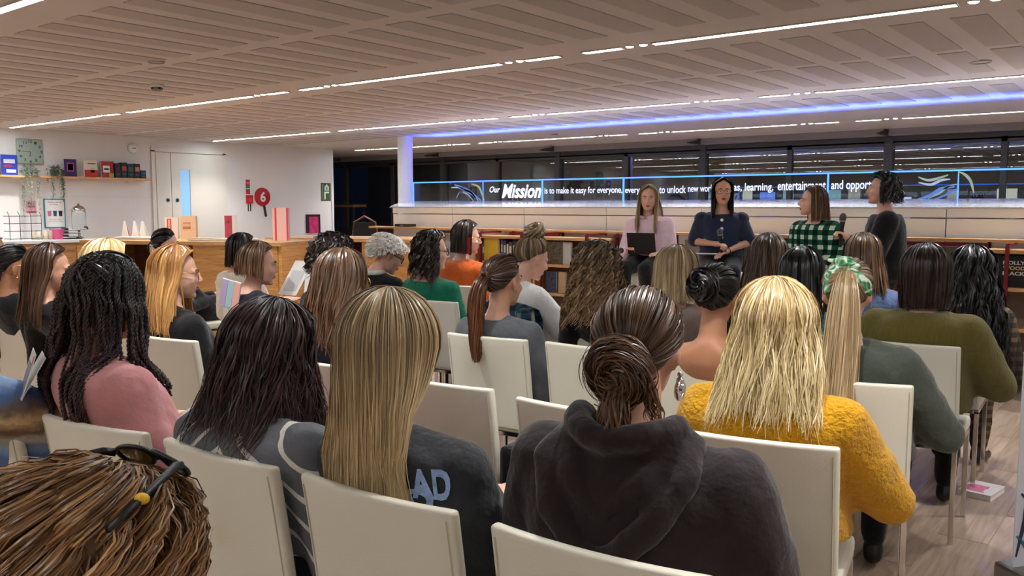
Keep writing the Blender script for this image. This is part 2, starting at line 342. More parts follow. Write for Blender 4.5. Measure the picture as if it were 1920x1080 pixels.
# trailing plants
def plant(y, lab, nst, drop, colr):
    t = thing('trailing_plant', lab, 'plant', (XW + 0.12, y, zs))
    MB().lathe([(0.04, 0), (0.055, 0.09), (0.05, 0.092), (0.045, 0.08), (0.001, 0.078)], n=14).build('pot', flat(120, 122, 118), t, True)
    rr = random.Random(int(y * 100)); leafm = mat('leaf_%d' % int(y * 100), colr, 0.5)
    stems = MB(); leaves = MB()
    for k in range(nst):
        a = rr.uniform(-1.5, 1.5); L = drop * rr.uniform(.25, 1.0) if k < nst * .6 else 0.02
        pts = [Vector((0, 0, .08)), Vector((0.05 * math.cos(a), 0.06 * math.sin(a), .13)), Vector((0.10 * math.cos(a) * .9 + .015, 0.10 * math.sin(a), 0.08))]
        for q in range(1, 8): pts.append(Vector((0.105 * math.cos(a) + 0.02 + rr.uniform(-.008, .008), 0.105 * math.sin(a) + rr.uniform(-.012, .012), 0.07 - L * q / 7)))
        stems.tube(pts, 0.0018, 4)
        for p in pts[1:]:
            for _ in range(3):
                d = Vector((rr.uniform(-.3, 1), rr.uniform(-1, 1), rr.uniform(-.8, .5))).normalized(); u = d.cross(Vector((0, 0, 1))).normalized() * 0.009
                q = p + d * .005; leaves.add([q, q + d * .014 + u, q + d * .03, q + d * .014 - u + Vector((0, 0, .003))], [(0, 1, 2), (0, 2, 3)])
    stems.build('stem', leafm, t); lo_ = leaves.build('foliage', leafm, t); lo_['kind'] = 'stuff'
plant(5.24, 'long trailing pale green plant hanging below the clock', 26, 0.62, srgb(150, 165, 145))
plant(5.57, 'bushy grey green plant with two long dangling stems', 22, 0.42, srgb(96, 112, 92))
# posters
t = thing('poster', 'framed white poster with teal corners and three cups', 'poster', (XW, 5.605, 1.315)); t.location = (0, 0, 0)
wall_box(5.46, 5.75, 1.11, 1.52, .014).build('frame', flat(52, 130, 150), t); wall_box(5.475, 5.735, 1.125, 1.505, .006, .012).build('sheet', M_PAPER, t)
for yy, c in ((5.53, (205, 110, 140)), (5.605, (40, 80, 104)), (5.68, (26, 28, 34))):
    MB().prism([(-.02, -.04), (.02, -.04), (.027, .035), (-.027, .035)], MX(yy, 1.315, .0185), .002).build('cup_print', flat(*c), t)
text_mesh('heading_print', 'Bring your own cup', flat(60, 50, 70), t, (.18, .03), MX(5.515, 1.455, .018)); text_mesh('heading_print', 'save money', flat(200, 50, 60), t, (.12, .022), MX(5.53, 1.425, .018))
text_mesh('heading_print', 'Ask us for details', flat(120, 130, 140), t, (.16, .016), MX(5.525, 1.22, .018)); text_mesh('heading_print', 'at the counter today', flat(120, 130, 140), t, (.19, .016), MX(5.51, 1.19, .018))
t = thing('notice', 'small pink notice with dark lettering on the clock wall', 'notice'); wall_box(5.235, 5.365, 1.32, 1.49, .003).build('sheet', flat(222, 170, 176), t)
text_mesh('lettering', 'PAY', flat(60, 44, 50), t, (.085, .035), MX(5.258, 1.435, .004), bold=.02); text_mesh('lettering', 'HERE', flat(60, 44, 50), t, (.09, .03), MX(5.256, 1.395, .004), bold=.02)
MB().box((XW + .004, 5.3, 1.335), (.002, .128, .03)).build('band', flat(205, 84, 120), t)
t = thing('light_switch', 'small black switch plate beside the double door', 'switch'); wall_box(8.465, 8.515, 1.14, 1.24, .012).build('plate', M_BLACK, t); wall_box(8.48, 8.50, 1.165, 1.215, .006, .012).build('rocker', flat(50, 50, 52), t)
t = thing('fire_notice', 'red and green fire action notice above a red call point', 'sign'); wall_box(8.75, 8.83, 1.62, 1.86, .006).build('plate', flat(190, 44, 52), t)
wall_box(8.752, 8.828, 1.68, 1.755, .003, .006).build('green_band', flat(50, 130, 84), t); wall_box(8.755, 8.825, 1.80, 1.81, .002, .006).build('line', M_PAPER, t); wall_box(8.755, 8.825, 1.705, 1.715, .002, .009).build('line', M_PAPER, t)
t = thing('fire_call_point', 'red fire call point box with two dark rods', 'call point'); wall_box(8.745, 8.855, 1.46, 1.60, .05).build('body', flat(196, 30, 40, .4), t)
wall_box(8.765, 8.835, 1.49, 1.55, .004, .05).build('plate', flat(215, 70, 70), t)
for yy in (8.785, 8.83): wall_box(yy - .008, yy + .008, 1.33, 1.46, .01).build('rod', M_BLACK, t)
t = thing('number_paddle', 'round red paddle sign with a white number six', 'sign', (XW, 9.07, 1.575))
MB().lathe([(0.155, 0), (0.155, 0.02), (0.148, 0.026), (0.001, 0.026)], n=32, M=RY).build('disc', flat(186, 24, 38, .4), t, True)
text_mesh('numeral', '6', M_PAPER, t, (.11, .175), Matrix(((0, 0, 1, .027), (1, 0, 0, -.055), (0, 1, 0, -.088), (0, 0, 0, 1))), bold=.03)
MB().box((0.012, .045, -.24), (.02, .035, .2), Matrix.Rotation(R(10), 3, 'X')).build('handle', flat(40, 36, 38), t)
t = thing('exit_sign', 'green and white emergency exit sign at the wall corner', 'sign'); wall_box(10.35, 10.575, 1.51, 1.84, .008).build('plate', flat(70, 92, 56), t)
wall_box(10.385, 10.39, 1.53, 1.82, .003, .008).build('line', M_PAPER, t)
MB().prism([(-.05, -.06), (.05, -.06), (.05, .01), (.0, .055), (-.05, .01)], MX(10.48, 1.76, .008), .003).build('pictogram', flat(225, 232, 222), t); MB().prism([(-.022, -.04), (.022, -.04), (.0, .02)], MX(10.48, 1.76, .0115), .002).build('pictogram', flat(70, 92, 56), t)
MB().prism([(-.05, -.07), (-.02, -.07), (-.02, .04), (.06, .04), (.06, .07), (-.05, .07)], MX(10.47, 1.61, .008), .003).build('pictogram', flat(225, 232, 222), t)
t = thing('framed_print', 'pink print in a thick black rounded frame', 'picture'); wall_box(9.99, 10.30, .93, 1.265, .03).build('frame', flat(40, 22, 32), t); wall_box(10.04, 10.25, .93, 1.225, .004, .03).build('print', mat('pink_print', srgb(200, 50, 110), .6, var=.35, vscale=14), t)
# ================================================================== worktop along the clock wall
t = thing('wall_counter', 'low wooden cupboard run with white worktop under the poster', 'cupboard', (XW, 5.3, 0))
MB().box((.33, -.2, .46), (.62, 1.9, .92)).build('body', M_OAK, t); MB().box((.34, -.2, .945), (.68, 1.92, .04), bev=.004).build('worktop', M_WHITE, t)
for k in range(4):
    d = MB().box((.645, -.92 + k * .48, .48), (.018, .465, .82), bev=.003).build('door', M_OAK, t); MB().box((.66, -.75 + k * .48, .83), (.012, .1, .012)).build('handle', M_ALU, d)
zt = .965
t = thing('drink_dispenser', 'glass drinks dispenser with dented steel lid and tap', 'dispenser', (XW + .3, 5.80, zt))
MB().lathe([(.06, 0), (.06, .012), (.02, .03), (.018, .10), (.07, .115), (.07, .125)], n=16).build('stand', M_CHROME, t, True)
MB().lathe([(.085, .125), (.095, .15), (.095, .36), (.085, .38)], n=20).build('jar', mat('clear_glass_jar', (.9, .95, .95), .05, trans=.9), t, True)
MB().lathe([(.10, .38), (.098, .41), (.06, .45), (.015, .462), (.015, .485), (.001, .49)], n=20).build('lid', M_CHROME, t, True)
tp = MB().tube([(.09, .03, .16), (.13, .045, .16), (.14, .05, .13)], .012, 8).build('tap', M_BLACK, t, True)
t = thing('bucket', 'small pink plastic bucket on the white worktop', 'bucket', (XW + .35, 5.47, zt)); MB().lathe([(.07, 0), (.09, .13), (.094, .13), (.094, .14), (.086, .14), (.068, .01)], n=18).build('pail', flat(222, 90, 140), t, True); MB().tube([(.09, 0, .12), (.1, 0, .08), (.1, .03, .04)], .003, 5).build('handle', flat(190, 60, 110), t)
t = thing('letter_tray', 'black stacked paper tray beside the pink bucket', 'tray', (XW + .35, 5.66, zt))
for k in range(3): MB().box((0, 0, .03 + k * .045), (.2, .17, .006)).box((0, -.083, .045 + k * .045), (.2, .006, .035)).build('shelf', M_BLACK, t); MB().box((.0, 0.005, .037 + k * .045), (.18, .14, .008)).build('paper', M_PAPER, t)
MB().box((0, 0, .006), (.22, .19, .012)).build('base', M_BLACK, t)
t = thing('wire_rack', 'tall black wire rack standing on the white worktop', 'rack', (XW + .3, 5.05, zt))
for k in range(4): MB().tube([(-.08, -.2, .1 * k + .02), (.1, -.2, .1 * k + .02), (.1, .2, .1 * k + .02), (-.08, .2, .1 * k + .02)], .004, 5).build('shelf_wire', M_BLACK, t)
for yy in (-.2, -.07, .07, .2): MB().tube([(.1, yy, 0), (.1, yy, .33), (.04, yy, .38)], .004, 5).build('upright_wire', M_BLACK, t)
rr = random.Random(5)
for k, (yy, c) in enumerate(((5.17, (226, 214, 190)), (5.245, (232, 226, 214)), (5.31, (210, 190, 160)), (5.375, (180, 160, 140)))):
    t = thing('paper_cup', ('stack of cream paper cups beside the wire rack', 'white paper cup stack in the worktop row', 'tan cup stack in the worktop row', 'brown cup stack touching the pink bucket')[k], 'cup', (XW + .36, yy, zt))
    for q in range(3): MB().lathe([(.026, .02 * q), (.034, .02 * q + .085), (.031, .02 * q + .085), (.024, .02 * q + .01)], n=12).build('cup', flat(*c), t, True)
# ================================================================== oak reception desks
def desk(name, lab, p0, p1, depth, h, solid, lip=0.08):
    p0 = Vector(p0); p1 = Vector(p1); L = (p1 - p0).length; a = math.atan2(p1.y - p0.y, p1.x - p0.x)
    t = thing(name, lab, 'desk', (p0.x, p0.y, 0), a)
    MB().box((L / 2, depth / 2 - .01, h - .02), (L, depth, .04), bev=.004).build('top', M_OAKTOP, t)
    for x in (.02, L - .02): MB().box((x, depth / 2, (h - .04) / 2), (.04, depth - .04, h - .04)).build('side_panel', M_OAK, t)
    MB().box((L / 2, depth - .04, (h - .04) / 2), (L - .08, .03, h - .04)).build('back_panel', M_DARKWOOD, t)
    xs_ = sorted(solid)
    for (a0, a1) in xs_: MB().box(((a0 + a1) / 2, .02, (h - .04) / 2), (a1 - a0 - .006, .03, h - .04), bev=.002).build('front_panel', M_OAK, t)
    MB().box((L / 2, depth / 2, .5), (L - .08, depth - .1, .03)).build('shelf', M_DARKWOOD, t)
    return t
P0 = on_z(150, 450, 1.05); P1 = on_z(526, 455, 1.05)
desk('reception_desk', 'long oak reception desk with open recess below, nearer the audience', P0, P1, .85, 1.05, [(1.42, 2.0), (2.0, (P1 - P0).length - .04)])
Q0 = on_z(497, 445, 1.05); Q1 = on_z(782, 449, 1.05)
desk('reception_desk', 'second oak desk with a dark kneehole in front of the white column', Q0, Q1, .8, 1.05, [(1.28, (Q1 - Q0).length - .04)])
DA = math.atan2(P1.y - P0.y, P1.x - P0.x)
def on_desk(px, off, z=1.05):     # point on the first desk's top, off metres behind its front edge
    s = (px - 150) / 376.0; b = P0.lerp(P1, s); return (b.x - math.sin(DA) * off, b.y + math.cos(DA) * off, z)
bk = DA - math.pi / 2
book('display_book', 'white book with red lettering standing on the reception desk', on_desk(272, .5), (.03, .14, .24), flat(236, 214, 196), bk + .5, deco=[(.3, .5, .35, .9, flat(214, 90, 70)), (.3, .5, .12, .8, flat(240, 225, 210))])
book('display_book', 'peach coloured book standing upright on the reception desk', on_desk(306, .5), (.05, .17, .26), flat(232, 196, 160), bk + .3, deco=[(.4, .5, .5, .1, flat(200, 120, 70)), (.4, .7, .5, .04, flat(200, 120, 70))])
book('display_book', 'slim white and crimson book on the far part of the desk', on_desk(392, .45), (.035, .13, .27), flat(240, 226, 214), bk + .7, deco=[(.3, .5, .6, .95, flat(196, 70, 86)), (.3, .7, .3, .1, flat(235, 200, 200))])
book('display_book', 'tall pale pink book with red stripes at the desk end', on_desk(482, .5), (.06, .17, .35), flat(240, 190, 180), bk + .3, deco=[(.2, .5, .12, 1, flat(214, 70, 80)), (.92, .5, .1, 1, flat(214, 70, 90))])
for k, (px, off) in enumerate(((182, .45), (196, .5), (206, .55))):
    t = thing('paper_cone', ('white folded card stand with pink print on the desk', 'plain white folded card stand on the desk', 'narrow white card stand behind the others on the desk')[k], 'card', on_desk(px, off), bk)
    MB().prism([(-.05, 0), (.05, 0), (.01, .2), (-.01, .2)], Matrix(((0, 0, 1, 0), (1, 0, 0, 0), (0, 1, 0, 0), (0, 0, 0, 1))), .004).build('front_card', M_PAPER, t)
    MB().prism([(-.05, 0), (.05, 0), (.01, .2), (-.01, .2)], Matrix(((0, 0, 1, -.05), (1, 0, 0, 0), (0, 1, 0, 0), (0, 0, 0, 1))) @ Matrix.Rotation(R(12), 4, 'X'), .004).build('back_card', flat(232, 180, 184) if k == 0 else M_PAPER, t)
for k, (px, off, w) in enumerate(((230, .3, .5), (368, .25, .35), (420, .25, .42))):
    t = thing('leaflet_pile', ('flat pile of white sheets on the reception desk', 'small pile of white leaflets with a tan sheet on top', 'neat white leaflet stack at the desk corner')[k], 'papers', on_desk(px, off), DA)
    for q in range(4): MB().box((rr.uniform(-.01, .01), rr.uniform(-.01, .01), .004 + q * .007), (w, .22, .006)).build('sheet', M_PAPER if q < 3 or k != 1 else flat(205, 170, 140), t)
# ================================================================== white parapet with stone ledge and glass balustrade
pw = MB().box((-3.5, 8.6, .66), (9.0, 1.5, 1.30)).add([(-8.05, 7.86, 0), (-8.05, 7.86, 1.31), (-9.5, 9.37, 1.31), (-9.5, 9.37, 0), (-8.0, 9.37, 0), (-8.0, 9.37, 1.31)], [(0, 1, 2, 3), (1, 5, 2), (0, 3, 4), (3, 2, 5, 4)])
wp = struct('wall_parapet', pw, M_WHITE, 'low white panelled parapet behind the speakers')
xsm = [-8.08] + [-7.05 + 1.09 * k for k in range(9)]
for a0, a1 in zip(xsm[:-1], xsm[1:]):
    MB().box(((a0 + a1) / 2, 7.83, .655), (a1 - a0 - .008, .06, 1.32), bev=.003).build('panel', M_WHITE, wp)
    MB().box(((a0 + a1) / 2, 7.826, 1.366), (a1 - a0 - .006, .068, .082), bev=.003).build('band_panel', M_WHITE, wp)
lg = MB(); lg.add([(-8.12, 7.78, 1.41), (1.7, 7.78, 1.41), (1.7, 9.37, 1.49), (-9.52, 9.37, 1.49), (-8.12, 7.78, 1.395), (1.7, 7.78, 1.395), (1.7, 9.37, 1.40), (-9.52, 9.37, 1.40)], [(0, 1, 2, 3), (7, 6, 5, 4), (0, 4, 5, 1), (3, 7, 4, 0), (1, 5, 6, 2), (2, 6, 7, 3)])
lg.build('ledge', M_STONE, wp)
cl = struct('wall_column', MB().lathe([(.115, 0), (.115, HC)], (-9.36, 9.30, 0), 28), M_WHITE, 'round white column at the end of the parapet')
gb = thing('glass_balustrade', 'low glass balustrade with blue lit edges and white lettering', 'balustrade', (0, 0, 0))
YG = 9.37; gx = [on_y(x, 360, YG).x for x in (775, 906, 1017, 1169, 1345, 1552, 1796)] + [0.6]
for a0, a1 in zip(gx[:-1], gx[1:]): MB().box(((a0 + a1) / 2, YG, 1.625), (a1 - a0 - .012, .015, .27)).build('pane', M_BALU, gb)
for a0, a1 in zip(gx[:-1], gx[1:]): MB().box(((a0 + a1) / 2, YG, 1.766), (a1 - a0, .018, .016)).build('top_rail', M_BLUE, gb)
for k, a0 in enumerate(gx[:-1]):
    if k in (4,): continue
    MB().box((a0, YG, 1.625), (.016 if k not in (1, 6) else .008, .018, .27)).build('lit_edge', M_BLUE, gb)
def glass_text(body, x0, x1, z0, z1, shear=0.0, bold=0.012):
    a = on_y(x0, 360, YG - .012).x; b = on_y(x1, 360, YG - .012).x
    text_mesh('lettering', body, M_LETTER, gb, (b - a, z1 - z0), Matrix(((1, 0, 0, a), (0, 0, -1, YG - .012), (0, 1, 0, z0), (0, 0, 0, 1))), shear, bold)
glass_text('Our', 918, 938, 1.605, 1.69, .3, .02); glass_text('Mission', 941, 1015, 1.525, 1.72, .3, .03)
glass_text('is to make it easy for everyone,', 1021, 1167, 1.555, 1.665); glass_text('everywhere', 1172, 1232, 1.555, 1.655); glass_text('to unlock', 1236, 1286, 1.57, 1.66); glass_text('new worlds,', 1290, 1348, 1.57, 1.665)
glass_text('ideas, learning,', 1357, 1450, 1.565, 1.675); glass_text('entertainment', 1458, 1548, 1.59, 1.685); glass_text('and opportunity', 1558, 1668, 1.565, 1.69)
def ribbon(pts, w, m_, name='swirl_print'):
    P = [on_y(x, y, YG - .010) for x, y in pts]; mb = MB(); n_ = 24; V = []
    for i in range(n_ + 1):
        s = i / n_ * (len(P) - 1); k = min(int(s), len(P) - 2); u = s - k
        p0 = P[max(k - 1, 0)]; p1 = P[k]; p2 = P[k + 1]; p3 = P[min(k + 2, len(P) - 1)]
        c = .5 * ((2 * p1) + (p2 - p0) * u + (2 * p0 - 5 * p1 + 4 * p2 - p3) * u * u + (3 * p1 - p0 - 3 * p2 + p3) * u ** 3); V.append(c)
    vv = []; ff = []
    for i, c in enumerate(V):
        tg = (V[min(i + 1, n_)] - V[max(i - 1, 0)]).normalized(); nn = Vector((-tg.z, 0, tg.x)) * w * (0.35 + .65 * math.sin(math.pi * i / n_))
        vv += [c + nn, c - nn]
    for i in range(n_): ff.append((2 * i, 2 * i + 1, 2 * i + 3, 2 * i + 2))
    mb.add(vv, ff).build(name, m_, gb)
LB = flat(110, 160, 220); PB = flat(205, 222, 236); GR = flat(186, 205, 160)
ribbon([(852, 346), (866, 352), (880, 358), (893, 373)], .02, LB); ribbon([(846, 352), (862, 352), (884, 364), (897, 376)], .014, PB); ribbon([(860, 362), (876, 358), (890, 366), (902, 376)], .016, LB)
ribbon([(884, 345), (897, 350), (903, 362), (908, 376)], .016, GR); ribbon([(856, 372), (862, 361), (876, 364), (888, 377)], .01, PB)
ribbon([(1722, 332), (1740, 338), (1760, 334), (1778, 328)], .014, GR); ribbon([(1722, 342), (1745, 346), (1765, 338), (1782, 336)], .014, PB); ribbon([(1715, 376), (1745, 366), (1765, 354), (1790, 350)], .018, LB)
ribbon([(1740, 372), (1762, 362), (1778, 350), (1795, 345)], .01, GR); ribbon([(1798, 322), (1810, 328), (1820, 340), (1826, 362)], .014, GR); ribbon([(1750, 374), (1772, 366), (1786, 358), (1797, 354)], .012, LB)
# ================================================================== window wall at the back
YWN = 12.55
xm = [-17.2, -14.4, -11.55, -8.82, -6.06, -3.32, -.55, 2.3]
ww = struct('wall_windows', MB().box((-7.4, YWN + .05, .45), (20, .2, .9)), M_FRAME, 'dark window wall with tall night windows')
MB().box((-7.4, YWN + .05, 2.40), (20, .2, .26)).build('head_panel', M_FRAME, ww)
for a0, a1 in zip(xm[:-1], xm[1:]): MB().box(((a0 + a1) / 2, YWN - .12, 2.41), (a1 - a0 - .05, .16, .10), bev=.01).build('blind_box', M_BLIND, ww)
k = 1
for a0, a1 in zip(xm[:-1], xm[1:]):
    mid = (a0 + a1) / 2; f = MB()
    f.box((a0, YWN, 1.6), (.11, .14, 1.5)); f.box((mid, YWN, 1.6), (.07, .1, 1.4)); f.box((mid, YWN, 2.26), (a1 - a0, .1, .06)); f.box((mid, YWN, .92), (a1 - a0, .12, .06))
    w_ = struct('window_%d' % k, f, M_FRAME, 'dark framed night window reflecting the ceiling lights'); k += 1
    for c in ((a0 + mid) / 2, (mid + a1) / 2): MB().box((c, YWN, 1.59), ((a1 - a0) / 2 - .09, .012, 1.28)).build('pane', M_GLASS, w_)
for a0 in xm[1:-1]:
    br = MB().prism([(0, 0), (.5, 0), (.5, .02), (0, .09)], Matrix(((0, 0, 1, a0 - .02), (-1, 0, 0, YWN - .06), (0, 1, 0, 2.36), (0, 0, 0, 1))), .04).build('bracket', M_FRAME, ww)
# outside: a lit low building across the street
ob = thing('distant_building', 'low building with lit windows across the dark street', 'building', (0, 0, 0))
MB().box((2, 41, 1.0), (44, 2, 5.4)).build('wall', flat(22, 26, 40), ob)
rr = random.Random(9); EM = [mat('lit_pane_%d' % k, (.1, .1, .1), .5, emit=c, estr=s) for k, (c, s) in enumerate((((1, .86, .55), .9), ((.95, .97, 1), 1.2), ((.2, .35, 1), .9), ((.5, .95, .8), .5), ((1, .8, .5), .45)))]
for k in range(34):
    x = -17 + k * 1.0
    if rr.random() < .2: continue
    MB().box((x, 39.98, rr.uniform(1.6, 2.0)), (rr.uniform(.4, .95), .04, rr.uniform(.35, 1.0))).build('window_pane', EM[rr.choice([0, 0, 1, 1, 2, 3, 4])], ob)
struct('ground_street', MB().box((-5, 35, -.6), (120, 44, .2)), flat(30, 30, 34), 'dark street outside the windows')
# ================================================================== low bookcases with crimson frames in front of the parapet
def bookcase(lab, x0, x1, levels, yf=7.30, depth=.34, ends=True):
    t = thing('bookcase', lab, 'bookcase', ((x0 + x1) / 2, yf, 0)); L = x1 - x0
    for z in levels: MB().box((0, depth / 2, z), (L, depth, .028), bev=.003).build('shelf', M_OAKTOP, t)
    for s in (-1, 1): MB().box((s * (L / 2 - .012), depth / 2, (levels[0] + levels[-1]) / 2), (.024, depth, levels[-1] - levels[0] - .028)).build('side_panel', M_OAK, t)
    MB().box((0, depth - .006, (levels[0] + levels[-1]) / 2), (L - .05, .012, levels[-1] - levels[0] - .03)).build('back_panel', flat(140, 124, 112), t)
    for s in (-.36, .36):
        MB().box((s * L, -.02, (levels[-1] + .05) / 2), (.026, .026, levels[-1] + .05)).build('post', M_CRIMSON, t)
        MB().box((s * L, depth / 2, levels[-1] + .05), (.026, depth, .022)).build('top_bar', M_CRIMSON, t)
    return t
LEV = [.21, .5, .8, 1.08]
ax0 = on_y(888, 440, 7.3).x; ax1 = on_y(1120, 440, 7.3).x
bookcase('oak bookcase with crimson posts and a yellow folder book', ax0, (ax0 + ax1) / 2 - .01, LEV)
bookcase('oak bookcase with crimson posts and a gold patterned book', (ax0 + ax1) / 2 + .01, ax1, LEV)
bx0 = on_y(1846, 470, 7.3).x
bookcase('oak bookcase holding black film books at the aisle', bx0, bx0 + 1.1, LEV)
rr = random.Random(3)
def shelf_book(lab, x, z, w, h, c, group, face=False, letters=None, y=7.37):
    t = thing('shelf_book', lab, 'book', (x, y, z), 0, group)
    if face:
        MB().box((0, .012, h / 2), (w - .006, .02, h - .006)).build('pages', M_PAPER, t); MB().box((0, 0, h / 2), (w, .005, h)).box((0, .025, h / 2), (w, .005, h)).box((-w / 2, .0125, h / 2), (.005, .03, h)).build('cover', c, t)
        for k, (s, col_) in enumerate(letters or []):
            text_mesh('title', s, col_, t, (w * .62, h * .12), Matrix(((1, 0, 0, -w * .31), (0, 0, -1, -.0035), (0, 1, 0, h * (.72 - .17 * k)), (0, 0, 0, 1))), bold=.03)
    else:
        MB().box((0, .09, h / 2), (w - .006, .15, h - .006)).build('pages', M_PAPER, t); MB().box((0, .012, h / 2), (w, .006, h)).box((-w / 2 + .002, .09, h / 2), (.004, .16, h)).box((w / 2 - .002, .09, h / 2), (.004, .16, h)).build('cover', c, t)
        MB().box((0, .0075, h * .6), (w * .6, .003, h * .35)).build('spine_print', flat(225, 215, 200), t)
BC = [(60, 60, 110), (150, 140, 160), (110, 100, 130), (180, 170, 170), (90, 70, 60), (200, 150, 60), (40, 44, 54), (170, 60, 60), (70, 100, 110), (205, 200, 190)]
names = ['indigo', 'lilac grey', 'mauve', 'pale grey', 'brown', 'ochre', 'charcoal', 'red', 'teal', 'ivory']
for (a, b, zz, tag_) in ((ax0 + .06, (ax0 + ax1) / 2 - .1, .814, 'first bookcase upper row'), (ax0 + .06, (ax0 + ax1) / 2 - .12, .514, 'first bookcase lower row'), ((ax0 + ax1) / 2 + .5, ax1 - .06, .514, 'second bookcase lower row')):
    x = a; k = 0; used_ = []
    while x < b:
        w = rr.uniform(.025, .05); ci = rr.randrange(len(BC)); shelf_book('%s spine book in the %s' % (names[ci], tag_) if ci not in used_ else '%s slim %s book in the %s' % (('taller', 'thicker', 'narrower', 'plainer', 'shorter', 'paler')[used_.count(ci) - 1], names[ci], tag_), x + w / 2, zz, w, rr.uniform(.19, .25), flat(*BC[ci]), 'books in the ' + tag_); used_.append(ci); x += w + .006; k += 1
bxm = (ax0 + ax1) / 2
shelf_book('yellow folder book standing face out behind the orange sweater', ax0 + .22, .82, .2, .25, flat(220, 176, 50), None, True, y=7.34)
shelf_book('dark patterned gold and black book standing face out in the second bookcase', bxm + .22, .814, .24, .235, mat('gold_pattern', srgb(96, 84, 66), .5, var=.7, vscale=40), None, True)
shelf_book('pale grey book standing face out beside the patterned one', bxm + .40, .814, .1, .23, flat(196, 194, 188), None, True)
shelf_book('sand coloured box book on the lower shelf', bxm + .34, .514, .09, .22, flat(190, 160, 120), None, True)
shelf_book('dark blue patterned book on the lower shelf', bxm + .2, .514, .13, .22, mat('blue_pattern', srgb(60, 66, 84), .5, var=.8, vscale=50), None, True)
GOLD = flat(226, 190, 120); CRM = flat(220, 214, 205); RD = flat(170, 60, 70)
shelf_book('black book with cream HOLLYWOOD BLACK title on the aisle bookcase', bx0 + .19, .814, .235, .235, flat(24, 22, 26), None, True, [('HOLLY', CRM), ('WOOD', GOLD), ('BLACK', CRM)])
shelf_book('second black book with red and cream HOLLYWOOD title', bx0 + .45, .814, .235, .235, flat(20, 19, 22), None, True, [('HOLLY', RD), ('WOOD', GOLD), ('BLACK', CRM)])
t = thing('pumpkin', 'small yellow gourd on the bottom shelf of the aisle bookcase', 'gourd', (bx0 + .22, 7.42, .224))
m = MB(); n_ = 24; pr = [(.001, .0)] + [(.085 * math.sin(math.pi * i / 8), .058 - .058 * math.cos(math.pi * i / 8)) for i in range(1, 8)] + [(.001, .112)]
for r_, z_ in pr: m.v += [(r_ * (1 + .07 * math.cos(8 * 2 * math.pi * k / n_)) * math.cos(2 * math.pi * k / n_), r_ * (1 + .07 * math.cos(8 * 2 * math.pi * k / n_)) * math.sin(2 * math.pi * k / n_), z_) for k in range(n_)]
m.f = [(i * n_ + k, i * n_ + (k + 1) % n_, (i + 1) * n_ + (k + 1) % n_, (i + 1) * n_ + k) for i in range(len(pr) - 1) for k in range(n_)]
m.build('fruit', mat('gourd_skin', srgb(214, 176, 60), .45, var=.15), t, True); MB().tube([(0, 0, .11), (.005, 0, .13), (.014, 0, .14)], [.009, .007, .006], 7).build('stem', flat(120, 100, 50), t, True)
t = thing('pumpkin', 'dark red round gourd on the middle shelf of the aisle bookcase', 'gourd', (bx0 + .4, 7.42, .514)); q = m.build('fruit', mat('gourd_red', srgb(110, 44, 30), .45), t, True); MB().tube([(0, 0, .11), (.005, 0, .13)], [.009, .007], 7).build('stem', flat(120, 100, 50), t, True)
# the long rail of frames on the parapet front, and the low tables by the column
rl = thing('display_rail', 'long thin oak rail on crimson and black frames along the parapet', 'rail', (0, 0, 0))
rx0 = on_y(700, 430, 7.66).x
MB().box(((rx0 + 1.2) / 2, 7.66, 1.15), (1.2 - rx0, .16, .022), bev=.003).build('board', M_OAKTOP, rl)
for k in range(12):
    x = rx0 + .25 + k * .68; c = M_CRIMSON if k % 3 != 1 else M_BLACK
    MB().box((x, 7.66, .57), (.024, .024, 1.14)).build('post', c, rl)
    if k % 2: MB().box((x + .34, 7.60, 1.115), (.68, .02, .03)).build('crossbar', c, rl)
for k, x in enumerate((-4.75, -3.6, -2.95, -2.2, -1.7)): MB().box((x, 7.72, .92), (.62, .02, .34)).build('infill_panel', flat(150, 136, 126), rl)
t = thing('black_case', 'flat black case lying on the oak rail near the column', 'case', (on_y(760, 424, 7.66).x, 7.66, 1.161)); MB().box((0, 0, .018), (.26, .12, .034), bev=.006).build('shell', M_BLACK, t); MB().box((0, -.061, .018), (.05, .006, .01)).build('latch', M_ALU, t)
# wooden table reflected in the dark windows, imitated here by a solid shape
t = thing('table_reflection', 'dark wooden table shape imitating a window reflection beyond the wall corner', 'reflection', (-13.4, 11.6, 0)); MB().box((0, 0, 1.42), (.9, .35, .05)).build('seat', M_DARKWOOD, t)
for sx in (-.4, .4):
    for sy in (-.13, .13): MB().box((sx, sy, .7), (.05, .05, 1.4)).build('leg', M_BLACK, t)
t = thing('bar_chair', 'dark curved-back chair in front of the unlit windows', 'chair', (-8.9, 8.1, 0), .3)
MB().tube([(-.2, -.05, .45), (-.21, -.05, .95), (-.16, -.06, 1.2), (0, -.07, 1.28), (.16, -.06, 1.2), (.21, -.05, .95), (.2, -.05, .45)], .014, 8).build('back_hoop', M_DARKWOOD, t, True)
MB().box((0, .15, .45), (.42, .42, .04), bev=.01).build('seat', M_BLACK, t); MB().box((0, -.06, .9), (.36, .02, .6), bev=.008).build('back_pad', M_BLACK, t)
for sx in (-.18, .18):
    for sy in (-.02, .32): MB().box((sx, sy, .215), (.03, .03, .43)).build('leg', M_DARKWOOD, t)
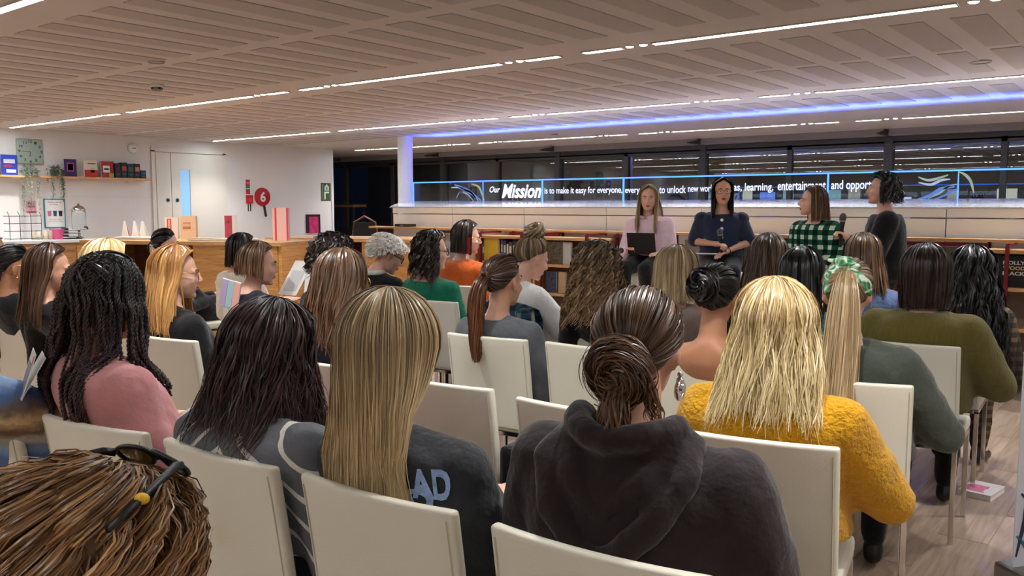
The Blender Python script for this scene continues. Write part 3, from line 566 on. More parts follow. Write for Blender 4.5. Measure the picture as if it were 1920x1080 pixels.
# ================================================================== audience chairs
def chair_meshes():
    W, T = .42, .028; bm = bmesh.new(); nx, nz = 10, 8; z0, z1 = .43, .85; V = {}
    for side in (0, 1):
        for i in range(nx + 1):
            for j in range(nz + 1):
                u = i / nx * 2 - 1; v = j / nz; z = z0 + (z1 - z0) * v
                y = -.19 - .055 * v ** 1.3 - .022 * (1 - u * u) * v - (T if side else 0); V[(side, i, j)] = bm.verts.new((u * W / 2, y, z))
    for i in range(nx):
        for j in range(nz):
            bm.faces.new([V[(0, i, j)], V[(0, i, j + 1)], V[(0, i + 1, j + 1)], V[(0, i + 1, j)]]); bm.faces.new([V[(1, i, j)], V[(1, i + 1, j)], V[(1, i + 1, j + 1)], V[(1, i, j + 1)]])
    for i in range(nx):
        for j in (0, nz):
            a = [V[(0, i, j)], V[(0, i + 1, j)], V[(1, i + 1, j)], V[(1, i, j)]]; bm.faces.new(a if j == 0 else a[::-1])
    for j in range(nz):
        for i in (0, nx):
            a = [V[(0, i, j)], V[(1, i, j)], V[(1, i, j + 1)], V[(0, i, j + 1)]]; bm.faces.new(a if i == 0 else a[::-1])
    bmesh.ops.recalc_face_normals(bm, faces=bm.faces)
    ed = [e for e in bm.edges if e.calc_face_angle(0) > .8]; bmesh.ops.bevel(bm, geom=ed, offset=.011, segments=3, affect='EDGES', profile=.6, clamp_overlap=True)
    me = bpy.data.meshes.new('backrest'); bm.to_mesh(me); bm.free(); return me
CH = {}
def make_chair():
    t = bpy.data.objects.new('side_chair', None); COL.objects.link(t)
    link('backrest', chair_meshes(), M_LEATHER, t, True)
    for s in (-1, 1): MB().tube([(s * .197, -.2186 - .055 * v ** 1.3 - .003 * v, .43 + .42 * v) for v in (.06, .3, .55, .8, .95)], .0016, 4).build('seam', M_STITCH, t)
    MB().box((0, .0, .445), (.42, .43, .055), bev=.016).build('seat', M_LEATHER, t, True)
    for sx in (-1, 1):
        for sy in (-.2, .2): MB().box((sx * .198, sy, .205), (.02, .02, .41), bev=.002).build('leg', M_CHROME, t)
        MB().box((sx * .198, 0, .408), (.02, .42, .02), bev=.002).build('side_rail', M_CHROME, t)
    for sy in (-.2, .2): MB().box((0, sy, .408), (.376, .02, .02), bev=.002).build('cross_rail', M_CHROME, t)
    return t
CHAIR0 = make_chair(); CHAIR_USED = [False]
def place_chair(bx, by, yaw, label):
    """bx, by: middle of the backrest's top edge; yaw: facing, degrees from +Y to the left"""
    a = R(yaw); ox = bx - math.sin(a) * .275; oy = by + math.cos(a) * .275
    c = CHAIR0 if not CHAIR_USED[0] else copy_tree(CHAIR0); CHAIR_USED[0] = True
    c.location = (ox, oy, 0); c.rotation_euler = (0, 0, a); return tag(c, label, 'chair', 'cream leather audience chairs')
# ================================================================== people: shared shapes
def capsule(mb, a, b, ra, rb, n=12):
    a = Vector(a); b = Vector(b); d = b - a; L = d.length
    if L < 1e-5: return mb.ball(a, ra, n, 8)
    q = d.to_track_quat('Z', 'Y').to_matrix(); prof = []
    for i in range(5): th = math.pi / 2 * (1 - i / 4); prof.append((max(ra * math.cos(th), 1e-4), -ra * math.sin(th)))
    for i in range(5): th = math.pi / 2 * i / 4; prof.append((max(rb * math.cos(th), 1e-4), L + rb * math.sin(th)))
    return mb.lathe(prof, a, n, q)
def chain(mb, pts, rads, n=12):
    for i in range(len(pts) - 1): capsule(mb, pts[i], pts[i + 1], rads[i], rads[i + 1], n)
    return mb
_CL = bpy.data.textures.new('fold_noise', 'CLOUDS'); _CL.noise_scale = 0.11; _CL.noise_depth = 2
def remesh(mb, voxel, smooth=4, fold=0.0):
    me = mb.mesh('tmp'); o = bpy.data.objects.new('tmp', me); COL.objects.link(o)
    m = o.modifiers.new('r', 'REMESH'); m.mode = 'VOXEL'; m.voxel_size = voxel; m.use_smooth_shade = True
    if smooth: m = o.modifiers.new('s', 'SMOOTH'); m.factor = .5; m.iterations = smooth
    if fold: m = o.modifiers.new('d', 'DISPLACE'); m.texture = _CL; m.strength = fold; m.mid_level = .5; m.texture_coords = 'LOCAL'
    dg = bpy.context.evaluated_depsgraph_get(); r = bpy.data.meshes.new_from_object(o.evaluated_get(dg))
    bpy.data.objects.remove(o); bpy.data.meshes.remove(me); return r
def mesh_np(me):
    n = len(me.vertices); co = np.empty(n * 3, np.float32); me.vertices.foreach_get('co', co)
    fs = [tuple(p.vertices) for p in me.polygons]; return co.reshape(-1, 3), fs
def xf(co, M):
    A = np.array(M, dtype=np.float64); return co @ A[:3, :3].T + A[:3, 3]
def head_template(vx):
    m = MB(); m.ball((0, -.015, .03), (.074, .094, .086), 24, 16).ball((0, .028, -.028), (.065, .061, .078), 20, 14).ball((0, .034, -.072), (.052, .048, .036), 16, 10)
    m.ball((0, .076, -.097), .0165).ball((0, .05, -.10), (.026, .03, .014))
    for s in (-1, 1):
        m.ball((s * .037, .058, -.026), (.025, .024, .022)); capsule(m, (s * .012, .083, .024), (s * .046, .068, .022), .010, .008)
        m.ball((s * .0095, .096, -.0295), .0078); m.ball((s * .078, -.006, -.008), (.007, .018, .030), 10, 8, Matrix.Rotation(s * .35, 3, 'Z')); m.ball((s * .074, -.002, -.032), (.007, .009, .011))
    capsule(m, (0, .087, .014), (0, .107, -.023), .0075, .011); m.ball((0, .086, -.0555), (.022, .0105, .0065)).ball((0, .085, -.066), (.019, .0105, .0075))
    capsule(m, (0, -.018, -.06), (0, -.034, -.16), .050, .050, 16)
    return remesh(m, vx, 5 if vx < .008 else 2)
HEADS = {True: mesh_np(head_template(.0066)), False: mesh_np(head_template(.012))}
def hand_template(grip, vx):
    """right hand; wrist at the origin, fingers along +Y, palm facing -Z, thumb at -X"""
    m = MB(); m.ball((0, .045, 0), (.038, .048, .015), 14, 10); capsule(m, (0, -.03, 0), (0, .02, 0), .024, .026)
    for k, (x, L) in enumerate(((-.027, .070), (-.009, .078), (.009, .073), (.026, .058))):
        b = [(.5, .9, 1.1) if not grip else (1.2, 1.5, 1.2)][0]; p = Vector((x, .083, 0)); a = .15 if not grip else .5; pts = [Vector((x, .06, 0)), p.copy()]
        for q in range(3):
            p = p + Vector((x * .1, math.cos(a), -math.sin(a))) * L * (.45, .32, .23)[q]; pts.append(p.copy()); a += b[q] * (.55 if not grip else .85)
        chain(m, pts, [.0095, .0092, .0085, .008, .0068], 8)
    th = [Vector((-.028, .02, -.004)), Vector((-.05, .045, -.016)), Vector((-.053, .072, -.026 - (.02 if grip else 0))), Vector((-.044, .092, -.034 - (.03 if grip else 0)))]
    chain(m, th, [.014, .011, .0095, .0075], 8)
    return remesh(m, vx, 3 if vx < .005 else 1)
HANDS = {(q, f): mesh_np(hand_template(q, .0045 if f else .0065)) for q in (False, True) for f in (False, True)}
SKIN = {'fair': mat('skin_fair', srgb(222, 172, 150), .5, var=.05, vscale=18), 'light': mat('skin_light', srgb(208, 156, 130), .5, var=.05, vscale=18), 'tan': mat('skin_tan', srgb(186, 130, 100), .5, var=.05, vscale=18), 'brown': mat('skin_brown', srgb(160, 104, 78), .48, var=.05, vscale=18)}
M_EYEW = mat('eye_white', srgb(228, 222, 218), .25); M_IRIS = mat('eye_iris', srgb(42, 28, 20), .15); M_LIP = mat('lip_colour', srgb(176, 92, 88), .4); M_REDLIP = mat('red_lipstick', srgb(170, 48, 50), .35)
M_GOLD = mat('gold_metal', srgb(214, 176, 100), .25, 1.0); M_SILV = mat('silver_metal', srgb(220, 220, 225), .15, 1.0)
def hair_mat(name, root, tip, light, rough=.36, spec=.6, vmin=.55):
    """root / tip colours along the strand, light = highlight strand colour mixed in by strand"""
    key = 'hair_' + name
    if key in _MC: return _MC[key]
    m = mat(key, root, rough, spec=spec); nt = m.node_tree; b = nt.nodes['Principled BSDF']
    a1 = nt.nodes.new('ShaderNodeAttribute'); a1.attribute_name = 'along'; a2 = nt.nodes.new('ShaderNodeAttribute'); a2.attribute_name = 'shade'
    r = nt.nodes.new('ShaderNodeValToRGB'); r.color_ramp.elements[0].color = (*root, 1); r.color_ramp.elements[1].color = (*tip, 1); r.color_ramp.elements[0].position = .15; r.color_ramp.elements[1].position = .75
    mx = nt.nodes.new('ShaderNodeMix'); mx.data_type = 'RGBA'; mr = nt.nodes.new('ShaderNodeMapRange'); mr.inputs[1].default_value = .35; mr.inputs[2].default_value = 1.0
    nt.links.new(a1.outputs['Fac'], r.inputs[0]); nt.links.new(a2.outputs['Fac'], mr.inputs[0]); nt.links.new(mr.outputs[0], mx.inputs['Factor'])
    nt.links.new(r.outputs[0], mx.inputs['A']); mx.inputs['B'].default_value = (*light, 1)
    hv = nt.nodes.new('ShaderNodeHueSaturation'); m2 = nt.nodes.new('ShaderNodeMapRange'); m2.inputs[3].default_value = vmin; m2.inputs[4].default_value = 1.15
    nt.links.new(a2.outputs['Fac'], m2.inputs[0]); nt.links.new(m2.outputs[0], hv.inputs['Value']); nt.links.new(mx.outputs['Result'], hv.inputs['Color']); nt.links.new(hv.outputs[0], b.inputs['Base Color'])
    b.inputs['Anisotropic'].default_value = .5; return m

# ------------------------------------------------------------------ hair
HCEN = np.array((0, -.015, .03)); HRAD = np.array((.074, .094, .086))
def nrm(a): return a / np.maximum(np.linalg.norm(a, axis=-1, keepdims=True), 1e-9)
class Hair:
    def __init__(s, Mh, push): s.Mh = np.array(Mh, dtype=float); s.push = push; s.V = []; s.F = []; s.sh = []; s.al = []; s.n = 0
    def raw(s, v, f, shade, along):
        s.V.append(v); s.F.append(np.asarray(f) + s.n); s.sh.append(shade); s.al.append(along); s.n += len(v)
    def toP(s, p): return p @ s.Mh[:3, :3].T + s.Mh[:3, 3]
    def strips(s, P, w, shade, cen, al=None, tip=.35):
        """P (N,K,3) strands -> ribbons lying on the head, cen: axis point they turn away from"""
        N, K, _ = P.shape; T = np.gradient(P, axis=1); out = P - cen; out[..., 2] *= np.where(out[..., 2] > 0, 1, .15); side = nrm(np.cross(T, out))
        tw = RNG.normal(0, .55, (N, 1, 1)); side = nrm(side * np.cos(tw) + nrm(np.cross(T, side)) * np.sin(tw))
        taper = np.linspace(0, 1, K); wd = w * np.where(taper < .7, 1, 1 - (taper - .7) / .3 * (1 - tip))[None, :, None] * RNG.uniform(.6, 1.3, (N, 1, 1))
        v = np.stack([P - side * wd / 2, P + side * wd / 2], 2).reshape(-1, 3)
        i = np.arange(N)[:, None] * K * 2; k = np.arange(K - 1)[None, :] * 2; b = (i + k).ravel()
        f = np.stack([b, b + 1, b + 3, b + 2], 1); a = np.linspace(0, 1, K) if al is None else al
        s.raw(v, f, np.repeat(shade, K * 2), np.tile(np.repeat(a, 2), N))
    def sheet(s, P, shade=.35, close=False):
        N, K, _ = P.shape; i = np.arange(N - (0 if close else 1))[:, None]; k = np.arange(K - 1)[None, :]; j = (i + 1) % N
        f = np.stack([(i * K + k).ravel(), (j * K + k).ravel(), (j * K + k + 1).ravel(), (i * K + k + 1).ravel()], 1)
        s.raw(P.reshape(-1, 3), f, np.repeat(RNG.uniform(shade - .12, shade + .12, N), K), np.tile(np.linspace(0, 1, K), N))
    def build(s, mat_, parent):
        v = np.concatenate(s.V); f = np.concatenate(s.F); me = bpy.data.meshes.new('hair'); n = len(f)
        me.vertices.add(len(v)); me.vertices.foreach_set('co', v.astype(np.float32).ravel()); me.loops.add(n * 4); me.loops.foreach_set('vertex_index', f.astype(np.int32).ravel())
        me.polygons.add(n); me.polygons.foreach_set('loop_start', np.arange(0, n * 4, 4, dtype=np.int32)); me.polygons.foreach_set('use_smooth', np.ones(n, bool)); me.update(calc_edges=True)
        for nm, d in (('shade', s.sh), ('along', s.al)):
            a = me.attributes.new(nm, 'FLOAT', 'POINT'); a.data.foreach_set('value', np.clip(np.concatenate(d), 0, 1).astype(np.float32))
        me.validate(); return link('hair', me, mat_, parent)
    # ---- hair hanging loose from a parting
    def loose_pts(s, th, t, L, p, rnd):
        K1, K2 = p.get('K', (8, 10)); N = len(th); thf = R(p.get('open', 108)); phe = R(p.get('phe', 96)); sg = np.sign(th); ab = np.abs(th)
        ph = np.linspace(R(2), phe, K1)[None, :] * np.ones((N, 1)); lim = np.clip((R(62) - ph) / R(34), 0, 1)
        tlim = thf + (math.pi - thf) * lim; tt = sg[:, None] * np.minimum(ab[:, None], np.maximum(tlim, 0.01)); px = p.get('part', 0.0)
        d = np.stack([np.sin(ph) * np.sin(tt), -np.sin(ph) * np.cos(tt), np.cos(ph)], -1)
        vol = t[:, None] * (p.get('top', .75) + (1 - p.get('top', .75)) * np.sin(np.minimum(ph, R(90))))
        P = HCEN + d * (HRAD + vol[..., None]); P[..., 0] += px * np.clip(1 - ph / R(60), 0, 1); P = s.toP(P)
        e = P[:, -1]; dh = nrm((e - s.toP(HCEN[None])[0]) * np.array((1, 1, 0))); sdist = np.linspace(0, 1, K2 + 1)[1:][None, :] * L[:, None]
        fl = p.get('flare', .05) * sdist - p.get('tuck', 0) * (sdist / .1) ** 2 * .03
        H = e[:, None] + dh[:, None] * fl[..., None]; H[..., 2] -= sdist; H[..., :2] += sdist[..., None] * np.array(p.get('pull', (0, -.05)))
        if 'gather' in p:
            c = s.toP(np.array([[0, -.10, 0]]))[0]; w = (np.clip(sdist / .3, 0, 1) * p['gather'])[..., None]; H[..., :2] = H[..., :2] * (1 - w) + c[:2] * w + 0
        P = np.concatenate([P, H], 1)
        if s.push is not None:
            Q = s.push(P, rnd, p.get('back', False)); D = Q - P; D[:, :K1 - 1] = 0
            for k in range(P.shape[1] - 1, K1, -1):
                m_ = np.linalg.norm(D[:, k - 1], axis=-1) < .86 * np.linalg.norm(D[:, k], axis=-1); D[:, k - 1] = np.where(m_[:, None], .86 * D[:, k], D[:, k - 1])
            for k in range(K1, P.shape[1] - 1):
                m_ = np.linalg.norm(D[:, k + 1], axis=-1) < .96 * np.linalg.norm(D[:, k], axis=-1); D[:, k + 1] = np.where(m_[:, None], .96 * D[:, k], D[:, k + 1])
            rmp = np.clip((np.arange(P.shape[1]) - K1 + 1) / (K2 * .4), 0, 1)[None, :, None]; P = P + D * rmp
        return P
    def loose(s, N, L, p, w=.004):
        if w >= .0045: N = int(N * .72); w *= 1.2
        t0 = p.get('vol', .022); p.setdefault('K', (8, 10) if w < .0045 else (7, 9) if p.get('curl', 0) > .008 else (6, 6)); phm = R(p.get('range', 178))
        th = np.linspace(-phm, phm, 56); s.sheet(s.loose_pts(th, np.full(56, t0 - .006), np.full(56, L * .93), p, .006), .3)
        th = RNG.uniform(-phm, phm, N); rn = RNG.uniform(0, 1, N); t = t0 + RNG.normal(0, .004, N) - .008 * (rn < .3) ; rag = p.get('rag', .06)
        Ls = L * (1 + RNG.normal(0, rag, N)) - p.get('steps', 0) * RNG.uniform(0, 1, N) ** 2 * L
        P = s.loose_pts(th, t, np.maximum(Ls, .02), p, .008 + .012 * rn); s.curl(P, p, th)
        sh = np.clip(.5 + .2 * np.sin(th * 9 + 3) * np.sin(th * 23) + RNG.normal(0, .17, N), 0, 1)
        s.strips(P, w, sh, s.toP(HCEN[None])[0])
    def curl(s, P, p, th):
        amp = p.get('curl', 0); N, K, _ = P.shape; wob = p.get('wob', .004)
        if wob: q = np.linspace(0, 1, K)[None, :]; P[..., 0] += wob * q * np.sin(q * 7 + RNG.uniform(0, 6, (N, 1))); P[..., 1] += wob * q * np.sin(q * 6 + RNG.uniform(0, 6, (N, 1)))
        if amp:
            nc = p.get('clumps', 60); cl = np.floor((th + math.pi) / (2 * math.pi) * nc); ph = (np.sin(cl * 12.9898) * 43758.5) % 6.28 + RNG.normal(0, p.get('jit', .35), N)
            seg = np.linalg.norm(np.diff(P, axis=1), axis=2); sl_ = np.concatenate([np.zeros((N, 1)), np.cumsum(seg, 1)], 1); a = 2 * math.pi * p.get('freq', 9) * sl_ + ph[:, None]
            g = np.clip(sl_ / p.get('grow', .16), .0, 1)[..., None] * amp; c = s.toP(HCEN[None])[0]; o = nrm((P - c) * np.array((1, 1, .2))); sd = nrm(np.cross(o, np.array((0, 0, 1.0))))
            P += g * (o * np.cos(a)[..., None] + sd * np.sin(a)[..., None])
    # ---- hair combed back to a tie
    def line_dir(s, al):
        a = np.abs(((al + math.pi) % (2 * math.pi)) - math.pi); e = np.interp(a, [0, R(40), R(70), R(95), R(120), math.pi], [R(42), R(36), R(12), R(-4), R(-38), R(-58)])
        return np.stack([np.sin(al) * np.cos(e), np.cos(al) * np.cos(e), np.sin(e)], -1)
    def tied(s, N, tie=(0, -1, .1), t=.010, w=.004, K=10, puff=.006, wob=.002):
        td = nrm(np.array(tie, float)); 
        def path(al, tt):
            a = s.line_dir(al); om = np.arccos(np.clip((a * td).sum(-1), -.999, .999))[:, None]; v = np.linspace(0, .97, K)[None, :]
            d = (np.sin((1 - v) * om) / np.sin(om))[..., None] * a[:, None] + (np.sin(v * om) / np.sin(om))[..., None] * td
            th_ = tt[:, None] * np.clip(v * 5, .15, 1) + puff * np.sin(v * math.pi); return s.toP(HCEN + d * (HRAD + th_[..., None]))
        al = np.linspace(-math.pi, math.pi, 49)[:-1]; s.sheet(path(al, np.full(48, t - .003)), .3, True)
        al = RNG.uniform(-math.pi, math.pi, N); P = path(al, t + RNG.normal(0, .0018, N)); P += RNG.normal(0, wob, (N, 1, 1)) * np.sin(np.linspace(0, 3.1, K))[None, :, None]
        s.strips(P, w, np.clip(.45 + .10 * np.sin(al * 31) + RNG.normal(0, .13, N), 0, 1), s.toP(HCEN[None])[0], al=np.linspace(0, .3, K)); return s.toP((HCEN + td * (HRAD + t))[None])[0]
    def tail(s, N, path, rad, w=.004, rag=.1, wob=.004, al=(.3, 1), core=True):
        """a bundle of strands along path (person coordinates)"""
        pt = np.array(path, float); K = 12; u = np.linspace(0, len(pt) - 1, K); C = np.stack([np.interp(u, np.arange(len(pt)), pt[:, i]) for i in range(3)], 1)
        for _ in range(2): C[1:-1] = .25 * C[:-2] + .5 * C[1:-1] + .25 * C[2:]
        Rr = np.interp(u, np.arange(len(pt)), rad); T = nrm(np.gradient(C, axis=0)); X = nrm(np.cross(T, np.array((0, 1, .01)))); Y = np.cross(T, X)
        if core:
            a = np.linspace(0, 2 * math.pi, 13)[:-1]; Q = C[None] + .8 * Rr[None, :, None] * (np.cos(a)[:, None, None] * X + .7 * np.sin(a)[:, None, None] * Y); s.sheet(Q[:, :10], .3, True)
        r = np.sqrt(RNG.uniform(.2, 1, N)); a = RNG.uniform(0, 2 * math.pi, N); n0 = RNG.uniform(-1, 1, (N, 2, 1)); q = np.linspace(0, 1, K)
        P = C[None] + (r * np.cos(a))[:, None, None] * Rr[None, :, None] * X + .7 * (r * np.sin(a))[:, None, None] * Rr[None, :, None] * Y
        P[..., 0] += wob * q * np.sin(q * 8 + 5 * n0[:, 0]); P[..., 1] += wob * q * np.sin(q * 7 + 5 * n0[:, 1])
        end = 1 - np.abs(RNG.normal(0, rag, N)); L = q[None, :] * end[:, None]; P = np.stack([[np.interp(L[i], q, P[i, :, c]) for c in range(3)] for i in range(N)]).transpose(0, 2, 1)
        s.strips(P, w, np.clip(.5 + RNG.normal(0, .25, N), 0, 1), C.mean(0) + np.array((0, .06, 0)), al=np.linspace(al[0], al[1], K))
    def bun(s, N, c, Rm, rm, axis=(0, -1, .1), w=.004, mess=.004, al=(.2, .5)):
        ax = nrm(np.array(axis, float)); X = nrm(np.cross(ax, np.array((.02, 0, 1.0)))); Y = np.cross(ax, X); c = np.array(c, float); K = 11
        a = np.linspace(0, 2 * math.pi, 19)[:-1]; b = np.linspace(-math.pi / 2, math.pi / 2, 9); RR = Rm + rm * .75
        Q = c + np.cos(b)[None, :, None] * RR * (np.cos(a)[:, None, None] * X + np.sin(a)[:, None, None] * Y) + (np.sin(b)[None, :, None]) * rm * .85 * ax; s.sheet(Q, .25, True)
        u0 = RNG.uniform(0, 6.28, N); v0 = RNG.uniform(0, 6.28, N); q = np.linspace(0, 1, K)[None, :]; u = u0[:, None] + q * RNG.uniform(1.2, 2.4, (N, 1)); v = v0[:, None] + q * RNG.uniform(.3, 1.6, (N, 1)); r = rm * RNG.uniform(.8, 1.08, (N, 1))
        P = c + ((Rm + r * np.cos(v)) * np.cos(u))[..., None] * X + ((Rm + r * np.cos(v)) * np.sin(u))[..., None] * Y + (r * np.sin(v))[..., None] * ax + RNG.normal(0, mess, (N, 1, 3))
        s.strips(P, w, np.clip(.45 + RNG.normal(0, .25, N), 0, 1), c, al=np.linspace(al[0], al[1], K))
    def crop(s, N, L, w=.006, curl=.01, lift=.35, vol=.016):
        al = np.linspace(-math.pi, math.pi, 49)[:-1]; v = np.linspace(0, 1, 10); a = s.line_dir(al); up = np.array((0, -.15, .99)); d = nrm(a[:, None] * (1 - v)[None, :, None] + up * v[None, :, None]); s.sheet(s.toP(HCEN + d * (HRAD + vol)), .3, True)
        al = RNG.uniform(-math.pi, math.pi, N); k = RNG.uniform(0, 1, N)[:, None] ** .7; d = nrm(s.line_dir(al) * k + up * (1 - k)); K = 7; q = np.linspace(0, 1, K)
        dn = nrm(d * np.array((1, 1, 0)) + np.array((0, -.2, -.5))); ro = HCEN + d * (HRAD + vol - .004); P = ro[:, None] + L * (q[None, :, None] * dn[:, None] * .8 + lift * np.sin(q * 2.2)[None, :, None] * d[:, None])
        ph = RNG.uniform(0, 6.28, N); sd = nrm(np.cross(d, dn)); P += curl * (q[None, :] * np.sin(q[None, :] * 6 + ph[:, None]))[..., None] * sd[:, None]
        s.strips(s.toP(P), w, np.clip(.5 + RNG.normal(0, .28, N), 0, 1), s.toP(HCEN[None])[0])
    def braids(s, paths, r=.006):
        for P in paths:
            P = np.array(P, float); seg = np.linalg.norm(np.diff(P, axis=0), axis=1); sl_ = np.concatenate([[0], np.cumsum(seg)]); n = int(sl_[-1] / .0075); u = np.linspace(0, sl_[-1], n); C = np.stack([np.interp(u, sl_, P[:, i]) for i in range(3)], 1)
            for _ in range(6): C[1:-1] = .25 * C[:-2] + .5 * C[1:-1] + .25 * C[2:]
            T = nrm(np.gradient(C, axis=0)); X = nrm(np.cross(T, np.array((.3, .9, .2)))); Y = np.cross(T, X); ph0 = RNG.uniform(0, 6)
            for h in (0, 1):
                a = u * 250 + ph0 + h * math.pi; ctr = C + .0032 * (np.cos(a)[:, None] * X + np.sin(a)[:, None] * Y); rr_ = r * (1 - .35 * u / u[-1]) * .72; k = np.linspace(0, 2 * math.pi, 5)[:-1]
                Q = ctr[None] + rr_[None, :, None] * (np.cos(k)[:, None, None] * X + np.sin(k)[:, None, None] * Y); s.sheet(Q, RNG.uniform(.2, .75), True)

# ------------------------------------------------------------------ body
def cloth(name, col, **k):
    kw = dict(rough=.85, spec=.2, var=.10, vscale=14, bump=.35, bscale=26, sheen=.2); kw.update(k); return mat('cloth_' + name, srgb(*col), **kw)
def pattern_cloth(name, fn, rough=.85):
    key = 'cloth_' + name
    if key in _MC: return _MC[key]
    m = mat(key, (.5, .5, .5), rough, spec=.2, bump=.3, bscale=30); fn(m.node_tree, m.node_tree.nodes['Principled BSDF']); return m
def N_(nt, t, **k):
    n = nt.nodes.new(t)
    for a, b in k.items(): setattr(n, a, b)
    return n
PEOPLE = []
def person(label, head, hip, yaw=8, hyaw=None, hpitch=6, hroll=0, seat=.475, build=1.0, hs=.95, skin='fair', top=None, neck=.982, sleeve='long', loose=.014, hem=.10, bottom=None, shoes=None, face=False, vox=.017,
           wrists=None, elbows=None, grip=(False, False), handrot=(None, None), stand=False, hairfn=None, hairmat=None, lip=None, legs=True, fold=.014, names=('sweater', 'trousers'), short=.45, feet=True, bow=.025):
    """head: world position of the head's centre; hip: world xy of the pelvis; yaw/hyaw: body / head facing (degrees left of +Y)"""
    head = Vector(head)
    if hyaw is None: hyaw = math.degrees(math.atan2(-(-3.1 - head.x), 7.0 - head.y)); hyaw = .75 * hyaw + .25 * yaw
    a = R(yaw); root = thing('person', label, 'person', (hip[0], hip[1], 0), a, 'seated audience' if not stand and seat < .6 else 'panel of speakers')
    Ri = Matrix.Rotation(-a, 3, 'Z'); hl = Ri @ Vector((head.x - hip[0], head.y - hip[1], head.z)); hl.z = head.z
    Mh = Matrix.Translation(hl) @ Matrix.Rotation(R(hyaw - yaw), 4, 'Z') @ Matrix.Rotation(R(hroll), 4, 'Y') @ Matrix.Rotation(-R(hpitch), 4, 'X') @ Matrix.Scale(hs, 4)
    nb = Mh @ Vector((0, -.045, -.165)); nb = Vector((nb.x * .85, nb.y, nb.z)); skull = Mh @ Vector((0, -.02, -.07))
    pz = seat + .095 if not stand else .92 * (head.z / 1.53); pel = Vector((0, 0, pz)); ctrl = (pel + nb) / 2 + Vector((0, -bow, .0))
    S = lambda t: pel * (1 - t) ** 2 + ctrl * 2 * t * (1 - t) + nb * t * t if t >= 0 else pel + Vector((0, 0, t * .55))
    SEC = [(-.16, .12, .10), (-.1, .165, .125), (0, .182, .135), (.22, .165, .122), (.42, .152, .112), (.62, .163, .110), (.76, .172, .102), (.86, .160, .088), (.92, .122, .074), (.965, .082, .062), (1.0, .058, .056)]
    def loft(mb, off, t0=-1, t1=2, grow=0.0):
        rings = []; n = 22
        for (t, hw, hd) in SEC:
            if t < t0 - 1e-6 or t > t1 + 1e-6: continue
            rings.append((t, hw, hd))
        if t0 > -1: rings = [(t0, *[float(np.interp(t0, [q[0] for q in SEC], [q[i] for q in SEC])) for i in (1, 2)])] + [r_ for r_ in rings if r_[0] > t0 + .02]
        if t1 < 1: rings = [r_ for r_ in rings if r_[0] < t1 - .01] + [(t1, *[float(np.interp(t1, [q[0] for q in SEC], [q[i] for q in SEC])) for i in (1, 2)])]
        V = []
        for (t, hw, hd) in rings:
            c = S(t); g = off + grow * max(0, .5 - t)
            for k in range(n):
                q = 2 * math.pi * k / n; cx, sx = math.cos(q), math.sin(q); e = .82
                V.append(c + Vector((math.copysign(abs(cx) ** e, cx) * (hw * build + g), math.copysign(abs(sx) ** e, sx) * (hd * (.6 + .4 * build) + g), 0)))
        m_ = len(rings); return mb.add(V, [(i * n + k, i * n + (k + 1) % n, (i + 1) * n + (k + 1) % n, (i + 1) * n + k) for i in range(m_ - 1) for k in range(n)] + [tuple(range(n))[::-1], tuple(range((m_ - 1) * n, m_ * n))])
    sh = []; el = []; wr = []
    for i, s in enumerate((-1, 1)):
        p = S(.84) + Vector((s * .158 * build, 0, -.016)); sh.append(p)
        e = Vector(elbows[i]) if elbows and elbows[i] else p + Vector((s * .065 * build, .03, -.27)) if not stand else p + Vector((s * .05, -.03, -.28))
        w = Vector(wrists[i]) if wrists and wrists[i] else Vector((s * .075, .26, seat + .19)) if not stand else e + Vector((-s * .02, .06, -.24))
        el.append(e); wr.append(w)
    kn = []; an = []
    for s in (-1, 1):
        if stand: hp = pel + Vector((s * .085, 0, -.06)); k_ = Vector((s * .095, .02, pz * .53)); f_ = Vector((s * .1, -.01, .08))
        else: hp = Vector((s * .085, .02, seat + .08)); k_ = Vector((s * .10, .42, max(seat + .075, .52) if seat < .6 else seat + .03)); f_ = Vector((s * .10, .38 if seat < .6 else .30, .085 if seat < .6 else seat - .38))
        kn.append((hp, k_)); an.append(f_)
    b = MB(); loft(b, 0); capsule(b, nb + Vector((0, .0, -.04)), skull, .056, .049, 14)
    for i, s in enumerate((-1, 1)):
        chain(b, [sh[i], el[i], wr[i]], [.046 * build, .037, .024]); capsule(b, S(.90) + Vector((s * .06, 0, -.01)), sh[i], .04, .045)
        chain(b, [kn[i][0], kn[i][1], an[i]], [.083 * build, .056, .036]); capsule(b, an[i], an[i] + Vector((0, .13, -.04)), .034, .026)
    co, fs = mesh_np(remesh(b, max(vox * 1.35, .017) if sleeve != 'none' else .014, 4 if sleeve == 'none' else 3)); V = [co]; Fs = list(fs); n = len(co)
    def join(tco, tfs, M, flip=False):
        nonlocal n
        V.append(xf(tco, M)); Fs.extend([tuple(i + n for i in (f[::-1] if flip else f)) for f in tfs]); n += len(tco)
    join(*HEADS[face], Mh)
    for i, s in enumerate((-1, 1)):
        d = (wr[i] - el[i]).normalized(); q = d.to_track_quat('Y', 'Z').to_matrix().to_4x4()
        if handrot[i] is not None: q = q @ Matrix.Rotation(R(handrot[i]), 4, 'Y')
        join(*HANDS[(grip[i], vox < .012)], Matrix.Translation(wr[i]) @ q @ (Matrix.Scale(-1, 4, (1, 0, 0)) if s < 0 else Matrix()) @ Matrix.Scale(.95, 4), s < 0)
    me = bpy.data.meshes.new('body'); me.from_pydata(np.concatenate(V).tolist(), [], Fs); me.update(); link('body', me, SKIN[skin], root, True)
    # clothes
    gt = None
